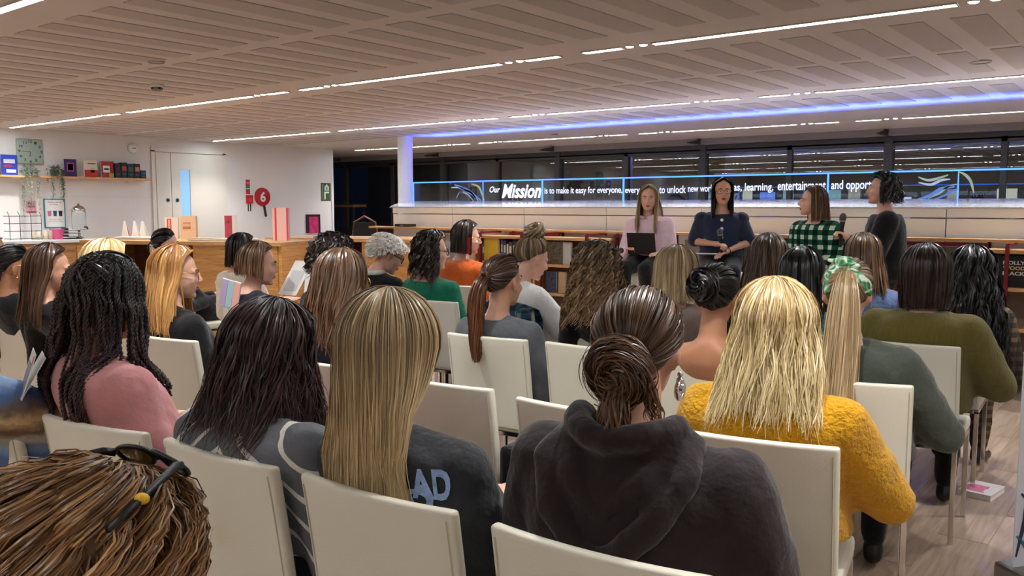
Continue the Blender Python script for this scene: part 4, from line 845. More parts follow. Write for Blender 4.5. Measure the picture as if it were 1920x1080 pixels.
    if top is not None:
        g = MB(); loft(g, loose, hem, neck, .02)
        for i, s in enumerate((-1, 1)):
            if sleeve == 'none': continue
            capsule(g, S(min(.93, neck - .02)) + Vector((s * .045, 0, -.008)), sh[i], .042 + loose * .4, .048 + loose); capsule(g, S(min(.84, neck - .02)) + Vector((s * .06, 0, .0)), sh[i] + Vector((0, 0, -.03)), .05 + loose * .4, .046 + loose)
            if sleeve == 'long': chain(g, [sh[i], el[i], wr[i] + (el[i] - wr[i]) * .10], [.05 * build + loose, .042 + loose, .03 + loose * .6])
            else: capsule(g, sh[i], sh[i].lerp(el[i], short * 1.8), .052 * build + loose, .05 + loose)
        gt = link(names[0], remesh(g, max(vox * .85, .011), 9 if vox < .0155 else 5, fold), top, root, True)
    if bottom is not None and legs:
        g = MB(); loft(g, .010, -.16, .2)
        for i in (0, 1): chain(g, [kn[i][0], kn[i][1], an[i] + Vector((0, 0, .03))], [.094 * build, .068, .052])
        link(names[1], remesh(g, max(vox, .026), 3, .012), bottom, root, True)
        if feet:
            for i in (0, 1):
                m_ = MB(); capsule(m_, an[i] + Vector((0, -.02, -.035)), an[i] + Vector((0, .14, -.05)), .04, .032); m_.ball(an[i] + Vector((0, 0, -.01)), (.042, .05, .04)); link('shoe', remesh(m_, .018, 2), shoes or M_BLACK, root, True)
    if face:
        for s in (-1, 1):
            e = MB().ball(Mh @ Vector((s * .031, .0655, .006)), .0125 * hs, 12, 8).build('eye', M_EYEW, root, True); MB().ball(Mh @ Vector((s * .031, .0740, .006)), .0056 * hs, 8, 6).build('iris', M_IRIS, e, True)
            lid = MB().ball(Mh @ Vector((s * .031, .0652, .0105)), (.0145 * hs, .0136 * hs, .0098 * hs), 12, 8, Mh.to_3x3() @ Matrix.Rotation(.25, 3, 'X')).build('eyelid', SKIN[skin], root, True)
            MB().tube([Mh @ Vector((s * x, y, z)) for x, y, z in ((.015, .0905, .027), (.03, .088, .033), (.046, .075, .029))], [.0032, .0035, .0018], 6).build('eyebrow', hairmat, root, True)
        MB().ball(Mh @ Vector((0, .0885, -.0555)), (.0225, .0105, .0052), 12, 8, Mh.to_3x3()).ball(Mh @ Vector((0, .0875, -.065)), (.019, .0105, .0068), 12, 8, Mh.to_3x3()).build('lips', lip or M_LIP, root, True)
    # hair keeps clear of the shoulders and back
    secs = [(S(t), hw * build + (loose if top else .004), hd * (.6 + .4 * build) + (loose if top else .004)) for t, hw, hd in SEC]
    zz = np.array([q[0].z for q in secs]); cx = np.array([q[0].x for q in secs]); cy = np.array([q[0].y for q in secs]); hw = np.array([q[1] for q in secs]); hd = np.array([q[2] for q in secs])
    caps = [(np.array(sh[i]), np.array(el[i]), .05 * build + loose, .043 + loose) for i in (0, 1)]
    def push(P, marg, back=False):
        P = P.copy(); mg = np.asarray(marg); mg = mg[:, None] if mg.ndim else mg; z = P[..., 2]
        px_ = np.interp(z, zz, cx); py_ = np.interp(z, zz, cy); w_ = np.interp(z, zz, hw) + mg; d_ = np.interp(z, zz, hd) + mg; dx = P[..., 0] - px_; dy = P[..., 1] - py_
        ins = (dx / w_) ** 2 + (dy / d_) ** 2
        k = (ins < 1) & (z < zz[-1]); sx = np.clip(np.abs(dx) / w_, 0, .97); ny = d_ * np.sqrt(1 - sx ** 2) * np.where((dy > .35 * d_) & (not back), 1, -1); P[..., 1] = np.where(k, py_ + ny, P[..., 1])
        for (A, B, ra, rb) in ([] if back else caps):
            AB = B - A; t = np.clip(((P - A) @ AB) / (AB @ AB), 0, 1); c = A + t[..., None] * AB; v = P - c; dd = np.linalg.norm(v, axis=-1); r_ = ra + (rb - ra) * t + mg
            kk = dd < r_; P = np.where(kk[..., None], c + v / np.maximum(dd, 1e-6)[..., None] * r_[..., None], P)
        return P
    H = Hair(Mh, push)
    if hairfn: hairfn(H, Mh, root, S); H.build(hairmat, root)
    root_info = dict(root=root, Mh=Mh, S=S, sh=sh, el=el, wr=wr, top=gt, H=H, yaw=yaw, hip=hip); PEOPLE.append(root_info); return root_info
def glasses(P, m_, r=.024, w=.002, tint=False):
    Mh = P['Mh']; g = MB()
    for s in (-1, 1):
        g.tube([Mh @ Vector((s * .032 + r * math.cos(a) * 1.12, .096 - .006 * abs(math.cos(a)), .004 + r * .86 * math.sin(a))) for a in np.linspace(0, 2 * math.pi, 17)], w, 5, False)
        g.tube([Mh @ Vector(p) for p in ((s * .058, .09, .01), (s * .074, .05, .012), (s * .08, -.005, .012), (s * .08, -.03, -.004))], w, 5)
    g.tube([Mh @ Vector(p) for p in ((-.006, .099, .01), (0, .102, .012), (.006, .099, .01))], w, 5)
    return g.build('glasses', m_, P['root'], True)
def earring(P, side, m_, r=.012, drop=.05):
    Mh = P['Mh']; c = Mh @ Vector((side * .082, .0, -.036)); g = MB(); pts = [c + Vector((0, r * math.sin(a), -r + r * math.cos(a))) for a in np.linspace(0, 2 * math.pi, 13)]; g.tube(pts, .0022, 6, False); return g.build('earring', m_, P['root'], True)
# ================================================================== the audience
HM = {
 'blonde': hair_mat('blonde', srgb(124, 98, 70), srgb(204, 176, 130), srgb(224, 200, 156)), 'bright': hair_mat('bright', srgb(206, 168, 100), srgb(242, 216, 154), srgb(255, 242, 208)),
 'honey': hair_mat('honey', srgb(140, 112, 80), srgb(190, 162, 122), srgb(210, 186, 146)), 'ginger': hair_mat('ginger', srgb(150, 94, 46), srgb(206, 150, 86), srgb(222, 172, 104)),
 'brown': hair_mat('brown', srgb(74, 52, 38), srgb(104, 72, 48), srgb(136, 100, 70)), 'glossbrown': hair_mat('glossbrown', srgb(96, 68, 50), srgb(126, 86, 58), srgb(164, 128, 98), .28, .8),
 'dark': hair_mat('dark', srgb(34, 24, 22), srgb(50, 34, 28), srgb(70, 50, 42)), 'plum': hair_mat('plum', srgb(40, 24, 26), srgb(46, 28, 32), srgb(72, 42, 40)),
 'black': hair_mat('black', srgb(17, 15, 17), srgb(22, 19, 21), srgb(40, 36, 38), .3, .7), 'chestnut': hair_mat('chestnut', srgb(64, 38, 26), srgb(110, 66, 40), srgb(120, 78, 50)),
 'white': hair_mat('white', srgb(232, 226, 216), srgb(248, 244, 238), srgb(255, 252, 248), .6, .3, .85), 'curlbrown': hair_mat('curlbrown', srgb(66, 48, 34), srgb(146, 112, 76), srgb(160, 126, 88)),
 'braid': hair_mat('braid', srgb(16, 13, 14), srgb(54, 22, 24), srgb(66, 50, 48), .35, .6), 'auburn': hair_mat('auburn', srgb(104, 72, 46), srgb(150, 104, 62), srgb(190, 144, 92)), 'umber': hair_mat('umber', srgb(50, 34, 26), srgb(84, 56, 40), srgb(104, 74, 54)),
}
BLACKC = cloth('black', (20, 20, 23)); NAVY = cloth('navy', (26, 30, 46)); DENIMD = cloth('dark_denim', (36, 40, 52)); CREAMC = cloth('cream', (226, 214, 204)); GREYJ = cloth('grey_trouser', (66, 66, 72))
def stripes_fn(nt, b):
    tc = N_(nt, 'ShaderNodeTexCoord'); sp = N_(nt, 'ShaderNodeSeparateXYZ'); nt.links.new(tc.outputs['Object'], sp.inputs[0])
    a = N_(nt, 'ShaderNodeMath', operation='MULTIPLY_ADD'); a.inputs[1].default_value = -.15; nt.links.new(sp.outputs['Y'], a.inputs[0]); nt.links.new(sp.outputs['Z'], a.inputs[2]); ab_ = N_(nt, 'ShaderNodeMath', operation='ABSOLUTE'); nt.links.new(sp.outputs['X'], ab_.inputs[0]); a2_ = N_(nt, 'ShaderNodeMath', operation='MULTIPLY_ADD'); a2_.inputs[1].default_value = .75; nt.links.new(ab_.outputs[0], a2_.inputs[0]); nt.links.new(a.outputs[0], a2_.inputs[2])
    w = N_(nt, 'ShaderNodeMath', operation='MULTIPLY'); w.inputs[1].default_value = 1 / .068; nt.links.new(a2_.outputs[0], w.inputs[0]); f = N_(nt, 'ShaderNodeMath', operation='FRACT'); nt.links.new(w.outputs[0], f.inputs[0])
    g = N_(nt, 'ShaderNodeMath', operation='LESS_THAN'); g.inputs[1].default_value = .2; nt.links.new(f.outputs[0], g.inputs[0]); mx = N_(nt, 'ShaderNodeMix', data_type='RGBA'); nt.links.new(g.outputs[0], mx.inputs['Factor'])
    mx.inputs['A'].default_value = (*srgb(108, 110, 116), 1); mx.inputs['B'].default_value = (*srgb(226, 222, 212), 1); nt.links.new(mx.outputs['Result'], b.inputs['Base Color'])
STRIPE = pattern_cloth('grey_stripe', stripes_fn)
def bands_fn(nt, b):
    tc = N_(nt, 'ShaderNodeTexCoord'); sp = N_(nt, 'ShaderNodeSeparateXYZ'); nt.links.new(tc.outputs['Object'], sp.inputs[0]); nz = N_(nt, 'ShaderNodeTexNoise'); nz.inputs['Scale'].default_value = 30; nt.links.new(tc.outputs['Object'], nz.inputs[0])
    a = N_(nt, 'ShaderNodeMath', operation='MULTIPLY_ADD'); a.inputs[1].default_value = .05; nt.links.new(nz.outputs['Fac'], a.inputs[0]); nt.links.new(sp.outputs['Z'], a.inputs[2])
    w = N_(nt, 'ShaderNodeMath', operation='MULTIPLY'); w.inputs[1].default_value = 1 / .21; nt.links.new(a.outputs[0], w.inputs[0]); f = N_(nt, 'ShaderNodeMath', operation='FRACT'); nt.links.new(w.outputs[0], f.inputs[0])
    r = N_(nt, 'ShaderNodeValToRGB'); e = r.color_ramp.elements; r.color_ramp.interpolation = 'EASE'; e[0].position = 0; e[0].color = (*srgb(214, 184, 140), 1); e[1].position = 1; e[1].color = (*srgb(186, 158, 120), 1)
    for p_, c in ((.2, (120, 108, 98)), (.4, (92, 122, 172)), (.55, (140, 170, 208)), (.7, (168, 164, 158)), (.85, (112, 92, 74))): q = e.new(p_); q.color = (*srgb(*c), 1)
    nt.links.new(f.outputs[0], r.inputs[0]); nt.links.new(r.outputs[0], b.inputs['Base Color'])
BANDS = pattern_cloth('banded_knit', bands_fn)
def plaid(name, base, c2, c3, sc=18.0):
    def fn(nt, b):
        tc = N_(nt, 'ShaderNodeTexCoord'); sp = N_(nt, 'ShaderNodeSeparateXYZ'); nt.links.new(tc.outputs['Object'], sp.inputs[0]); ms = []
        for ax in ('X', 'Z'):
            m_ = N_(nt, 'ShaderNodeMath', operation='MULTIPLY'); m_.inputs[1].default_value = sc; nt.links.new(sp.outputs[ax], m_.inputs[0]); f = N_(nt, 'ShaderNodeMath', operation='FRACT'); nt.links.new(m_.outputs[0], f.inputs[0])
            l = N_(nt, 'ShaderNodeMath', operation='LESS_THAN'); l.inputs[1].default_value = .45; nt.links.new(f.outputs[0], l.inputs[0]); ms.append(l)
        s = N_(nt, 'ShaderNodeMath', operation='ADD'); nt.links.new(ms[0].outputs[0], s.inputs[0]); nt.links.new(ms[1].outputs[0], s.inputs[1]); h = N_(nt, 'ShaderNodeMath', operation='MULTIPLY'); h.inputs[1].default_value = .5; nt.links.new(s.outputs[0], h.inputs[0])
        r = N_(nt, 'ShaderNodeValToRGB'); r.color_ramp.interpolation = 'CONSTANT'; e = r.color_ramp.elements; e[0].color = (*srgb(*base), 1); e[0].position = 0; e[1].position = .3; e[1].color = (*srgb(*c2), 1); q = e.new(.8); q.color = (*srgb(*c3), 1)
        nt.links.new(h.outputs[0], r.inputs[0]); nt.links.new(r.outputs[0], b.inputs['Base Color'])
    return pattern_cloth(name, fn)
GREENCHECK = plaid('green_check', (18, 30, 26), (20, 92, 62), (214, 218, 206), 13); PLAIDBLUE = plaid('blue_plaid', (24, 32, 48), (34, 62, 78), (88, 100, 104), 16); PLAIDCOAT = plaid('brown_plaid', (44, 38, 34), (66, 56, 46), (104, 88, 66), 22)
TEALP = mat('cloth_teal_print', srgb(70, 110, 112), .8, var=.75, vscale=42)
def on_chair(bx, by, yaw): a = R(yaw); return (bx - math.sin(a) * .25, by + math.cos(a) * .25)
def seated(what, px, py, d, chair, cyaw=5, byaw=None, **k):
    """chair: middle of the backrest top; what: label pieces (person label, chair label)"""
    if chair is not None and what[1]: place_chair(chair[0], chair[1], cyaw, what[1])
    return person(what[0], at_d(px, py, d), on_chair(chair[0], chair[1], cyaw), yaw=cyaw if byaw is None else byaw, **k)
# ---- hair styles
def LO(N, L, w=.0045, **p): return lambda H, Mh, root, S: H.loose(N, L, p, w)
def PONY(N, tie, path, rad, w=.004, nt=700, t=.010, **k):
    def f(H, Mh, root, S):
        c = H.tied(N, tie, t, w); P = [c + 0] + [np.array(c) + np.array(q) for q in path]; H.tail(nt, P, rad, w, **k)
    return f
def CROP(N, L, **k): return lambda H, Mh, root, S: H.crop(N, L, **k)
# ---------------- row nearest the camera
def hair_brad(H, Mh, root, S):
    H.tied(1400, (0, -.75, .75), .014, .005, puff=.012); top = np.array(Mh @ Vector((0, -.03, .125))); rg = random.Random(4); paths = []
    for k in range(104):
        th = rg.uniform(-2.35, 2.35); ph = rg.uniform(.15, .8); q = []
        for u in np.linspace(ph, 1.72, 9):
            dd = np.array((math.sin(u) * math.sin(th), -math.sin(u) * math.cos(th), math.cos(u))); q.append(H.toP((HCEN + dd * (HRAD + .020 + .012 * rg.random()))[None])[0])
        e = q[-1].copy(); L = rg.uniform(.26, .46) if th > -1.0 else rg.uniform(.36, .6); side = -1 if th < .3 else 1
        for s in np.linspace(.08, 1, 9): q.append(e + np.array((side * (.02 + .07 * s) + rg.uniform(-.012, .012), -.035 * s + rg.uniform(-.01, .01), -L * s)))
        q = np.array(q); q[9:] = H.push(q[None, 9:], .012 + .02 * rg.random())[0]; paths.append(q)
    H.braids(paths, .0054); H.loose(500, .10, dict(vol=.012, flare=-.05, open=100), .006)
P_BRAID = seated(('person in dusty pink blouse seated beside the grey striped sweater', 'cream chair under the dusty pink blouse'), 208, 563, 2.5, (-2.25, 1.06), 9, -4, hyaw=-8, hroll=-4, hpitch=10, build=1.08, skin='brown', top=cloth('dusty_pink', (196, 134, 136), var=.05), sleeve='long', loose=.022, hem=-.05, bottom=cloth('pink_skirt', (150, 92, 94)), hairfn=hair_brad, hairmat=HM['braid'], vox=.014, fold=.02, names=('blouse', 'trousers'), face=True, wrists=((-.12, .25, .66), (.14, .26, .68)))
P_STRIPE = seated(('person in grey sweater with cream stripes seated with back turned', 'cream chair behind the grey sweater with cream stripes'), 512, 664, 2.16, (-1.76, 1.11), 2, hyaw=2, hpitch=14, build=1.2, top=STRIPE, loose=.024, bottom=DENIMD, hairfn=LO(4200, .18, .003, vol=.034, flare=.10, rag=.16, wob=.02, curl=.006, freq=4, pull=(-.02, -.08), steps=.25), hairmat=HM['plum'], vox=.014, fold=.02)
P_BLOND = seated(('person in charcoal jacket with blue lettering on the back', 'cream chair behind the charcoal jacket with blue lettering'), 733, 662, 1.88, (-1.265, 1.145), 3, hyaw=22, hpitch=4, build=1.02, bow=-.07, top=cloth('charcoal_denim', (50, 52, 56), bump=.5), loose=.02, bottom=CREAMC, hairfn=LO(5200, .30, .0024, vol=.036, flare=.06, rag=.035, wob=.005, pull=(.03, .02), top=.8, range=142, back=True, open=142), hairmat=HM['blonde'], vox=.013, fold=.02, names=('jacket', 'trousers'), wrists=((-.1, .3, .67), (.12, .32, .67)))
def hair_hood(H, Mh, root, S):
    c = H.tied(3800, (0, -.84, -.54), .007, .0022, 11, .006, .0025); c = np.array(c) + np.array((-.006, -.03, -.012)); H.bun(1400, c, .034, .026, (0, -.95, -.2), .0026, .007)
    H.tail(200, [c + np.array((0, .0, -.02)), c + np.array((.005, -.03, -.06)), c + np.array((.01, -.035, -.10)), c + np.array((-.005, -.03, -.135))], [.02, .03, .03, .03], .003, .3, .012, core=False, al=(.2, .8))
    H.tail(60, [c + np.array((.03, .02, .02)), c + np.array((.055, .015, -.02)), c + np.array((.06, .01, -.06)), c + np.array((.07, .015, -.09))], [.008, .012, .012, .01], .003, .3, .01, core=False, al=(.2, .8))
P_HOOD = seated(('person in dark brown hoodie wearing a crystal drop earring', 'cream chair behind the dark brown hoodie'), 1198, 656, 1.66, (-.755, 1.17), 4, hyaw=20, hpitch=6, build=1.16, top=cloth('dark_hoodie', (42, 33, 35), var=.05), neck=.94, loose=.032, hem=-.05, bottom=BLACKC, hairfn=hair_hood, hairmat=HM['brown'], vox=.013, fold=.02, names=('hoodie', 'trousers'), skin='light')
P_FRONT = seated(('person in black with dark glasses pushed up on the head', None), 172, 1085, 1.08, (-1.02, -.02), 6, hyaw=10, hpitch=22, seat=.475, build=1.0, top=BLACKC, bottom=BLACKC, hairfn=LO(5400, .17, .0021, vol=.050, flare=.45, rag=.2, wob=.012, curl=.022, freq=7, clumps=60, jit=.45, K=(11, 12), grow=.08, open=112, top=.55, steps=.3), hairmat=HM['auburn'], vox=.018)
place_chair(-1.02, -.02, 6, 'cream chair under the wearer of pushed up glasses')
P_KNIT = seated(('person in blue, tan and brown banded knit beside a printed programme', 'cream chair under the banded knit sweater'), -106, 585, 2.48, (-2.80, .98), 5, hyaw=-5, build=1.08, top=BANDS, loose=.032, bottom=DENIMD, hairfn=LO(1200, .12, .006, vol=.03), hairmat=HM['honey'], vox=.015, fold=.03, elbows=(None, (.27, .06, .70)), wrists=((-.06, .3, .68), (.13, .30, .70)))
# ---------------- second row
P_EAR = seated(('person in black top with gold hoop earrings facing the panel', 'cream chair under the gold hoop earring wearer'), 30, 500, 4.75, (-5.12, 1.99), 5, hyaw=-22, skin='tan', top=BLACKC, bottom=BLACKC, face=True, hairfn=PONY(900, (-.1, -.9, -.35), [(0, -.03, -.05), (-.01, -.04, -.12), (-.01, -.03, -.2)], [.02, .03, .026, .012], .006, 160), hairmat=HM['black'])
P_LONGB = seated(('person in black top seated between hoop earring wearer and pink blouse', 'cream chair between the hoop earring wearer and the pink blouse'), 97, 507, 4.3, (-4.32, 1.98), 5, hyaw=-26, top=BLACKC, bottom=BLACKC, face=True, hairfn=LO(1600, .26, .006, vol=.026, flare=.06, pull=(-.06, -.05), open=98), hairmat=HM['umber'], skin='light')
P_GING = seated(('person in black jacket and gold glasses seated ahead of the pink blouse', 'cream chair behind the black jacket and gold glasses'), 334, 514, 3.95, (-3.5, 1.98), 8, -2, hyaw=-30, top=BLACKC, bottom=BLACKC, loose=.02, face=True, hairfn=LO(1900, .24, .006, vol=.028, flare=.05, pull=(.13, -.03), open=100, rag=.1, wob=.01), hairmat=HM['ginger'])
P_GLOSS = seated(('person in navy top and gold glasses seated ahead of the striped sweater', 'cream chair under the navy top with gold glasses'), 645, 530, 3.3, (-2.50, 2.01), 5, hyaw=3, top=NAVY, bottom=BLACKC, hairfn=LO(2000, .22, .005, vol=.024, flare=.05, rag=.12, wob=.012, pull=(-.03, -.04)), hairmat=HM['glossbrown'], face=True)
place_chair(-1.90, 2.02, 5, 'empty cream chair with a brown strapped bag hanging beside it'); place_chair(-1.36, 2.01, 2, 'empty cream chair just ahead of the dark brown hoodie')
P_MUST = seated(('person in mustard wool jumper seated with back turned', 'cream chair behind the mustard wool jumper'), 1452, 616, 2.27, (-.83, 2.0), 11, hyaw=26, hpitch=4, build=1.06, top=cloth('mustard', (206, 150, 22), bump=.7, bscale=90, var=.12), loose=.028, hem=-.02, bottom=DENIMD, hairfn=LO(4600, .21, .0027, vol=.028, flare=.12, rag=.12, wob=.014, curl=.005, freq=5, pull=(0, -.06), steps=.25), hairmat=HM['bright'], vox=.013, fold=.02, elbows=(None, (.30, .03, .66)), wrists=(None, (.13, .24, .64)))
# ---------------- third row
P_CREST = seated(('person in cream top seated beyond the pink blouse before the oak desk', 'cream chair under the cream top before the oak desk'), 205, 500, 4.15, (-3.92, 1.98), 5, top=CREAMC, bottom=BLACKC, hairfn=LO(1100, .14, .006, vol=.030), hairmat=HM['bright'])
P_NAVY = seated(('person in navy jumper seated by the pastel striped magazine', 'cream chair behind the navy jumper by the magazine'), 487, 497, 4.85, (-4.09, 2.86), 5, -8, hyaw=-32, hpitch=8, top=NAVY, loose=.022, bottom=BLACKC, face=True, hairfn=LO(1300, .07, .006, vol=.026, flare=.1, tuck=.2, rag=.1, open=100, phe=100), hairmat=HM['brown'])
P_CURLY = seated(('person in navy top seated beside the large white open sheets', 'cream chair beside the large white open sheets'), 628, 487, 4.7, (-3.55, 2.87), 5, top=NAVY, bottom=BLACKC, hairfn=LO(1400, .07, .007, vol=.045, flare=.1, curl=.014, freq=14, clumps=70, grow=.05, rag=.25, wob=.01, top=.8), hairmat=HM['dark'])
def hair_pony16(H, Mh, root, S):
    c = H.tied(1700, (0, -.97, -.1), .011, .0048); c = np.array(c); P = [c, c + (-.01, -.045, -.02), c + (-.02, -.055, -.10), c + (-.02, -.06, -.2), c + (-.01, -.075, -.3), c + (.0, -.08, -.37)]; H.tail(800, P, [.022, .035, .042, .036, .026, .01], .0048, .12, .008, al=(.2, 1)); H.bun(120, c + np.array((0, -.012, 0)), .016, .008, (0, -1, 0), .005, .001)
P_GREY = seated(('person in heather grey jumper seated with back turned', 'cream chair behind the heather grey jumper'), 945, 529, 3.92, (-2.42, 2.88), 6, hyaw=-4, hpitch=4, top=cloth('heather_grey', (92, 94, 100)), loose=.018, bottom=BLACKC, hairfn=hair_pony16, hairmat=HM['chestnut'], vox=.015, face=True, skin='light')
place_chair(-1.92, 2.93, 2, 'empty cream chair between the heather grey jumper and the bare shoulders')
def hair_claw(H, Mh, root, S):
    c = H.tied(1400, (-.25, -.9, .25), .013, .005); c = np.array(c); H.bun(500, c + np.array((-.01, -.015, 0)), .03, .026, (-.2, -1, .2), .006, .006)
P_BARE = seated(('person in strapless black top with black scrunchie and bare shoulders', 'cream chair below the bare shoulders'), 1342, 560, 3.22, (-1.40, 2.90), 6, hyaw=18, skin='tan', top=cloth('black_strap', (30, 26, 28)), neck=.55, sleeve='none', loose=.008, hem=0, bottom=BLACKC, hairfn=hair_claw, hairmat=HM['black'], vox=.013, names=('strapless_top', 'trousers'))
def hair_scarf(H, Mh, root, S):
    c = H.tied(1700, (0, -.88, .5), .010, .0045); c = np.array(c); P = [c, c + (0, -.05, -.0), c + (.0, -.075, -.08), c + (-.005, -.085, -.2), c + (-.01, -.10, -.34), c + (-.01, -.15, -.48), c + (-.015, -.165, -.60)]
    H.tail(1500, P, [.022, .034, .048, .056, .058, .052, .03], .0042, .12, .006, al=(.3, 1))
P_SCARF = seated(('person in grey green top and green patterned headscarf', 'cream chair behind the grey green top and headscarf'), 1588, 552, 3.0, (-.87, 2.86), 14, hyaw=16, hpitch=2, build=1.08, top=cloth('sage_grey', (72, 78, 70), var=.05), loose=.026, hem=-.04, bottom=BLACKC, hairfn=hair_scarf, hairmat=HM['honey'], vox=.014, fold=.02, elbows=(None, (.31, .02, .64)), wrists=(None, (.12, .24, .63)))
# ---------------- fourth row
P_CLIP = seated(('person in black top with pale claw clip by the oak desk', 'cream chair under the claw clip wearer by the oak desk'), 312, 458, 6.9, (-6.45, 3.75), 5, hyaw=-30, top=BLACKC, bottom=BLACKC, face=True, hairfn=PONY(600, (-.2, -.9, -.3), [(0, -.02, -.03), (0, -.03, -.06)], [.02, .03, .012], .007, 100), hairmat=HM['black'])
P_BEIGE = seated(('person in pale beige top seated near the oak desk corner', 'cream chair under the pale beige top'), 457, 470, 6.5, (-5.65, 3.78), 5, hyaw=-22, top=cloth('pale_beige', (222, 206, 192)), bottom=BLACKC, loose=.02, hairfn=LO(900, .14, .008, vol=.026, flare=.02), hairmat=HM['dark'])
P_WHITE = seated(('person in black cardigan over white collar looking down', 'cream chair behind the black cardigan with white collar'), 731, 478, 5.6, (-4.12, 3.79), 5, hyaw=-38, hpitch=30, top=BLACKC, bottom=BLACKC, face=True, hairfn=CROP(1300, .06, w=.007, curl=.012, vol=.020), hairmat=HM['white'], names=('cardigan', 'trousers'))
P_GREEN = seated(('person in emerald green jumper and dark glasses', 'cream chair behind the emerald green jumper'), 812, 472, 5.4, (-3.62, 3.78), 5, hyaw=-34, top=cloth('emerald', (14, 104, 78)), neck=.93, loose=.016, bottom=BLACKC, face=True, hairfn=LO(1500, .16, .006, vol=.032, flare=.06, curl=.012, freq=11, clumps=50, grow=.1, rag=.15, open=98, pull=(-.04, -.02)), hairmat=HM['dark'])
def hair_mbun(H, Mh, root, S):
    H.tied(1000, (0, -.45, .9), .012, .006, puff=.012); c = np.array(Mh @ Vector((-.005, -.055, .155))); H.bun(420, c, .026, .028, (0, -.5, .9), .006, .012)
P_TEE = seated(('person in white tee shirt leaning forward', 'cream chair with a dark plaid shirt hung over its back'), 1000, 486, 5.0, (-3.05, 3.79), -2, -14, hyaw=-26, hpitch=22, top=cloth('white_tee', (226, 224, 224), var=.03), sleeve='short', loose=.026, bottom=BLACKC, hairfn=hair_mbun, hairmat=HM['blonde'], face=True, elbows=(None, (.26, .06, .68)), names=('tee_shirt', 'trousers'))
P_RING = seated(('person in black top seated between white tee shirt and taupe top', 'cream chair between the white tee shirt and the taupe top'), 1120, 500, 4.5, (-2.43, 3.79), -4, hyaw=8, top=BLACKC, bottom=BLACKC, hairfn=LO(1900, .27, .006, vol=.042, flare=.14, curl=.019, freq=10, clumps=54, jit=.5, grow=.1, rag=.12, top=.6, pull=(0, -.03)), hairmat=HM['curlbrown'])
P_TAUPE = seated(('person in taupe top seated before the tablet holding speaker', 'cream chair under the taupe top'), 1268, 512, 4.25, (-1.93, 3.80), 5, top=cloth('taupe', (132, 112, 106)), bottom=BLACKC, hairfn=LO(2000, .14, .005, vol=.034, flare=.12, tuck=.08, rag=.07, phe=100), hairmat=HM['honey'])
P_TEAL = seated(('person in teal printed blouse seated ahead of the green headscarf', 'cream chair under the teal printed blouse'), 1502, 517, 4.05, (-1.42, 3.80), 5, top=TEALP, bottom=BLACKC, hairfn=LO(1700, .20, .0055, vol=.030, flare=.12), hairmat=HM['black'], names=('blouse', 'trousers'))
P_OLIVE = seated(('person in ribbed olive jumper seated with back turned', 'cream chair behind the ribbed olive jumper'), 1735, 516, 3.72, (-.92, 3.82), 4, hyaw=22, build=1.12, neck=.998, top=cloth('olive', (112, 100, 46), bump=.5, bscale=30, stretch=(9, 9, .6)), loose=.03, hem=-.06, bottom=BLACKC, hairfn=LO(2600, .15, .0045, vol=.030, flare=.0, tuck=.12, rag=.03, phe=100), hairmat=HM['dark'], vox=.015, elbows=(None, (.33, .02, .66)), wrists=(None, (.14, .24, .63)))
# ---------------- fifth row
P_ORANGE = seated(('person in rust orange jumper and gold glasses', 'cream chair behind the rust orange jumper'), 877, 447, 6.35, (-4.2, 4.62), 5, hyaw=-36, top=cloth('rust_orange', (196, 92, 36)), loose=.026, bottom=BLACKC, face=True, hairfn=LO(1100, .12, .007, vol=.024, flare=-.02, rag=.03, open=98, phe=100), hairmat=HM['dark'])
P_LONGD = seated(('person in black top seated between navy dress and teal blouse', 'cream chair between the navy dress and the teal blouse'), 1440, 482, 4.85, (-1.86, 4.62), 5, top=BLACKC, bottom=BLACKC, hairfn=LO(1700, .30, .006, vol=.028, flare=.12, wob=.014), hairmat=HM['umber'])
P_DENIM = seated(('person in blue denim jacket seated before the standing speaker', 'cream chair under the blue denim jacket'), 1618, 482, 4.75, (-1.38, 4.66), 5, top=cloth('blue_denim', (92, 110, 150), bump=.5), bottom=DENIMD, hairfn=LO(1600, .19, .006, vol=.026, flare=.2, rag=.1), hairmat=HM['brown'], names=('jacket', 'trousers'))
P_COAT = seated(('person in brown plaid coat seated at the aisle', 'cream chair under the brown plaid coat'), 1822, 512, 4.3, (-.98, 4.62), 4, -6, hyaw=14, build=1.05, top=PLAIDCOAT, loose=.03, hem=-.16, bottom=PLAIDCOAT, hairfn=LO(2000, .44, .005, vol=.036, flare=.10, curl=.012, freq=6, clumps=40, grow=.2, rag=.1, pull=(.12, -.05)), hairmat=HM['black'], names=('coat', 'coat_skirt'))
P_EDGE = seated(('person in black top seated beside the white worktop', 'cream chair beside the white worktop'), -22, 452, 6.4, (-6.9, 2.75), 5, hyaw=-30, skin='light', top=BLACKC, bottom=BLACKC, face=True, hairfn=LO(500, .08, .008, vol=.022), hairmat=HM['dark'])
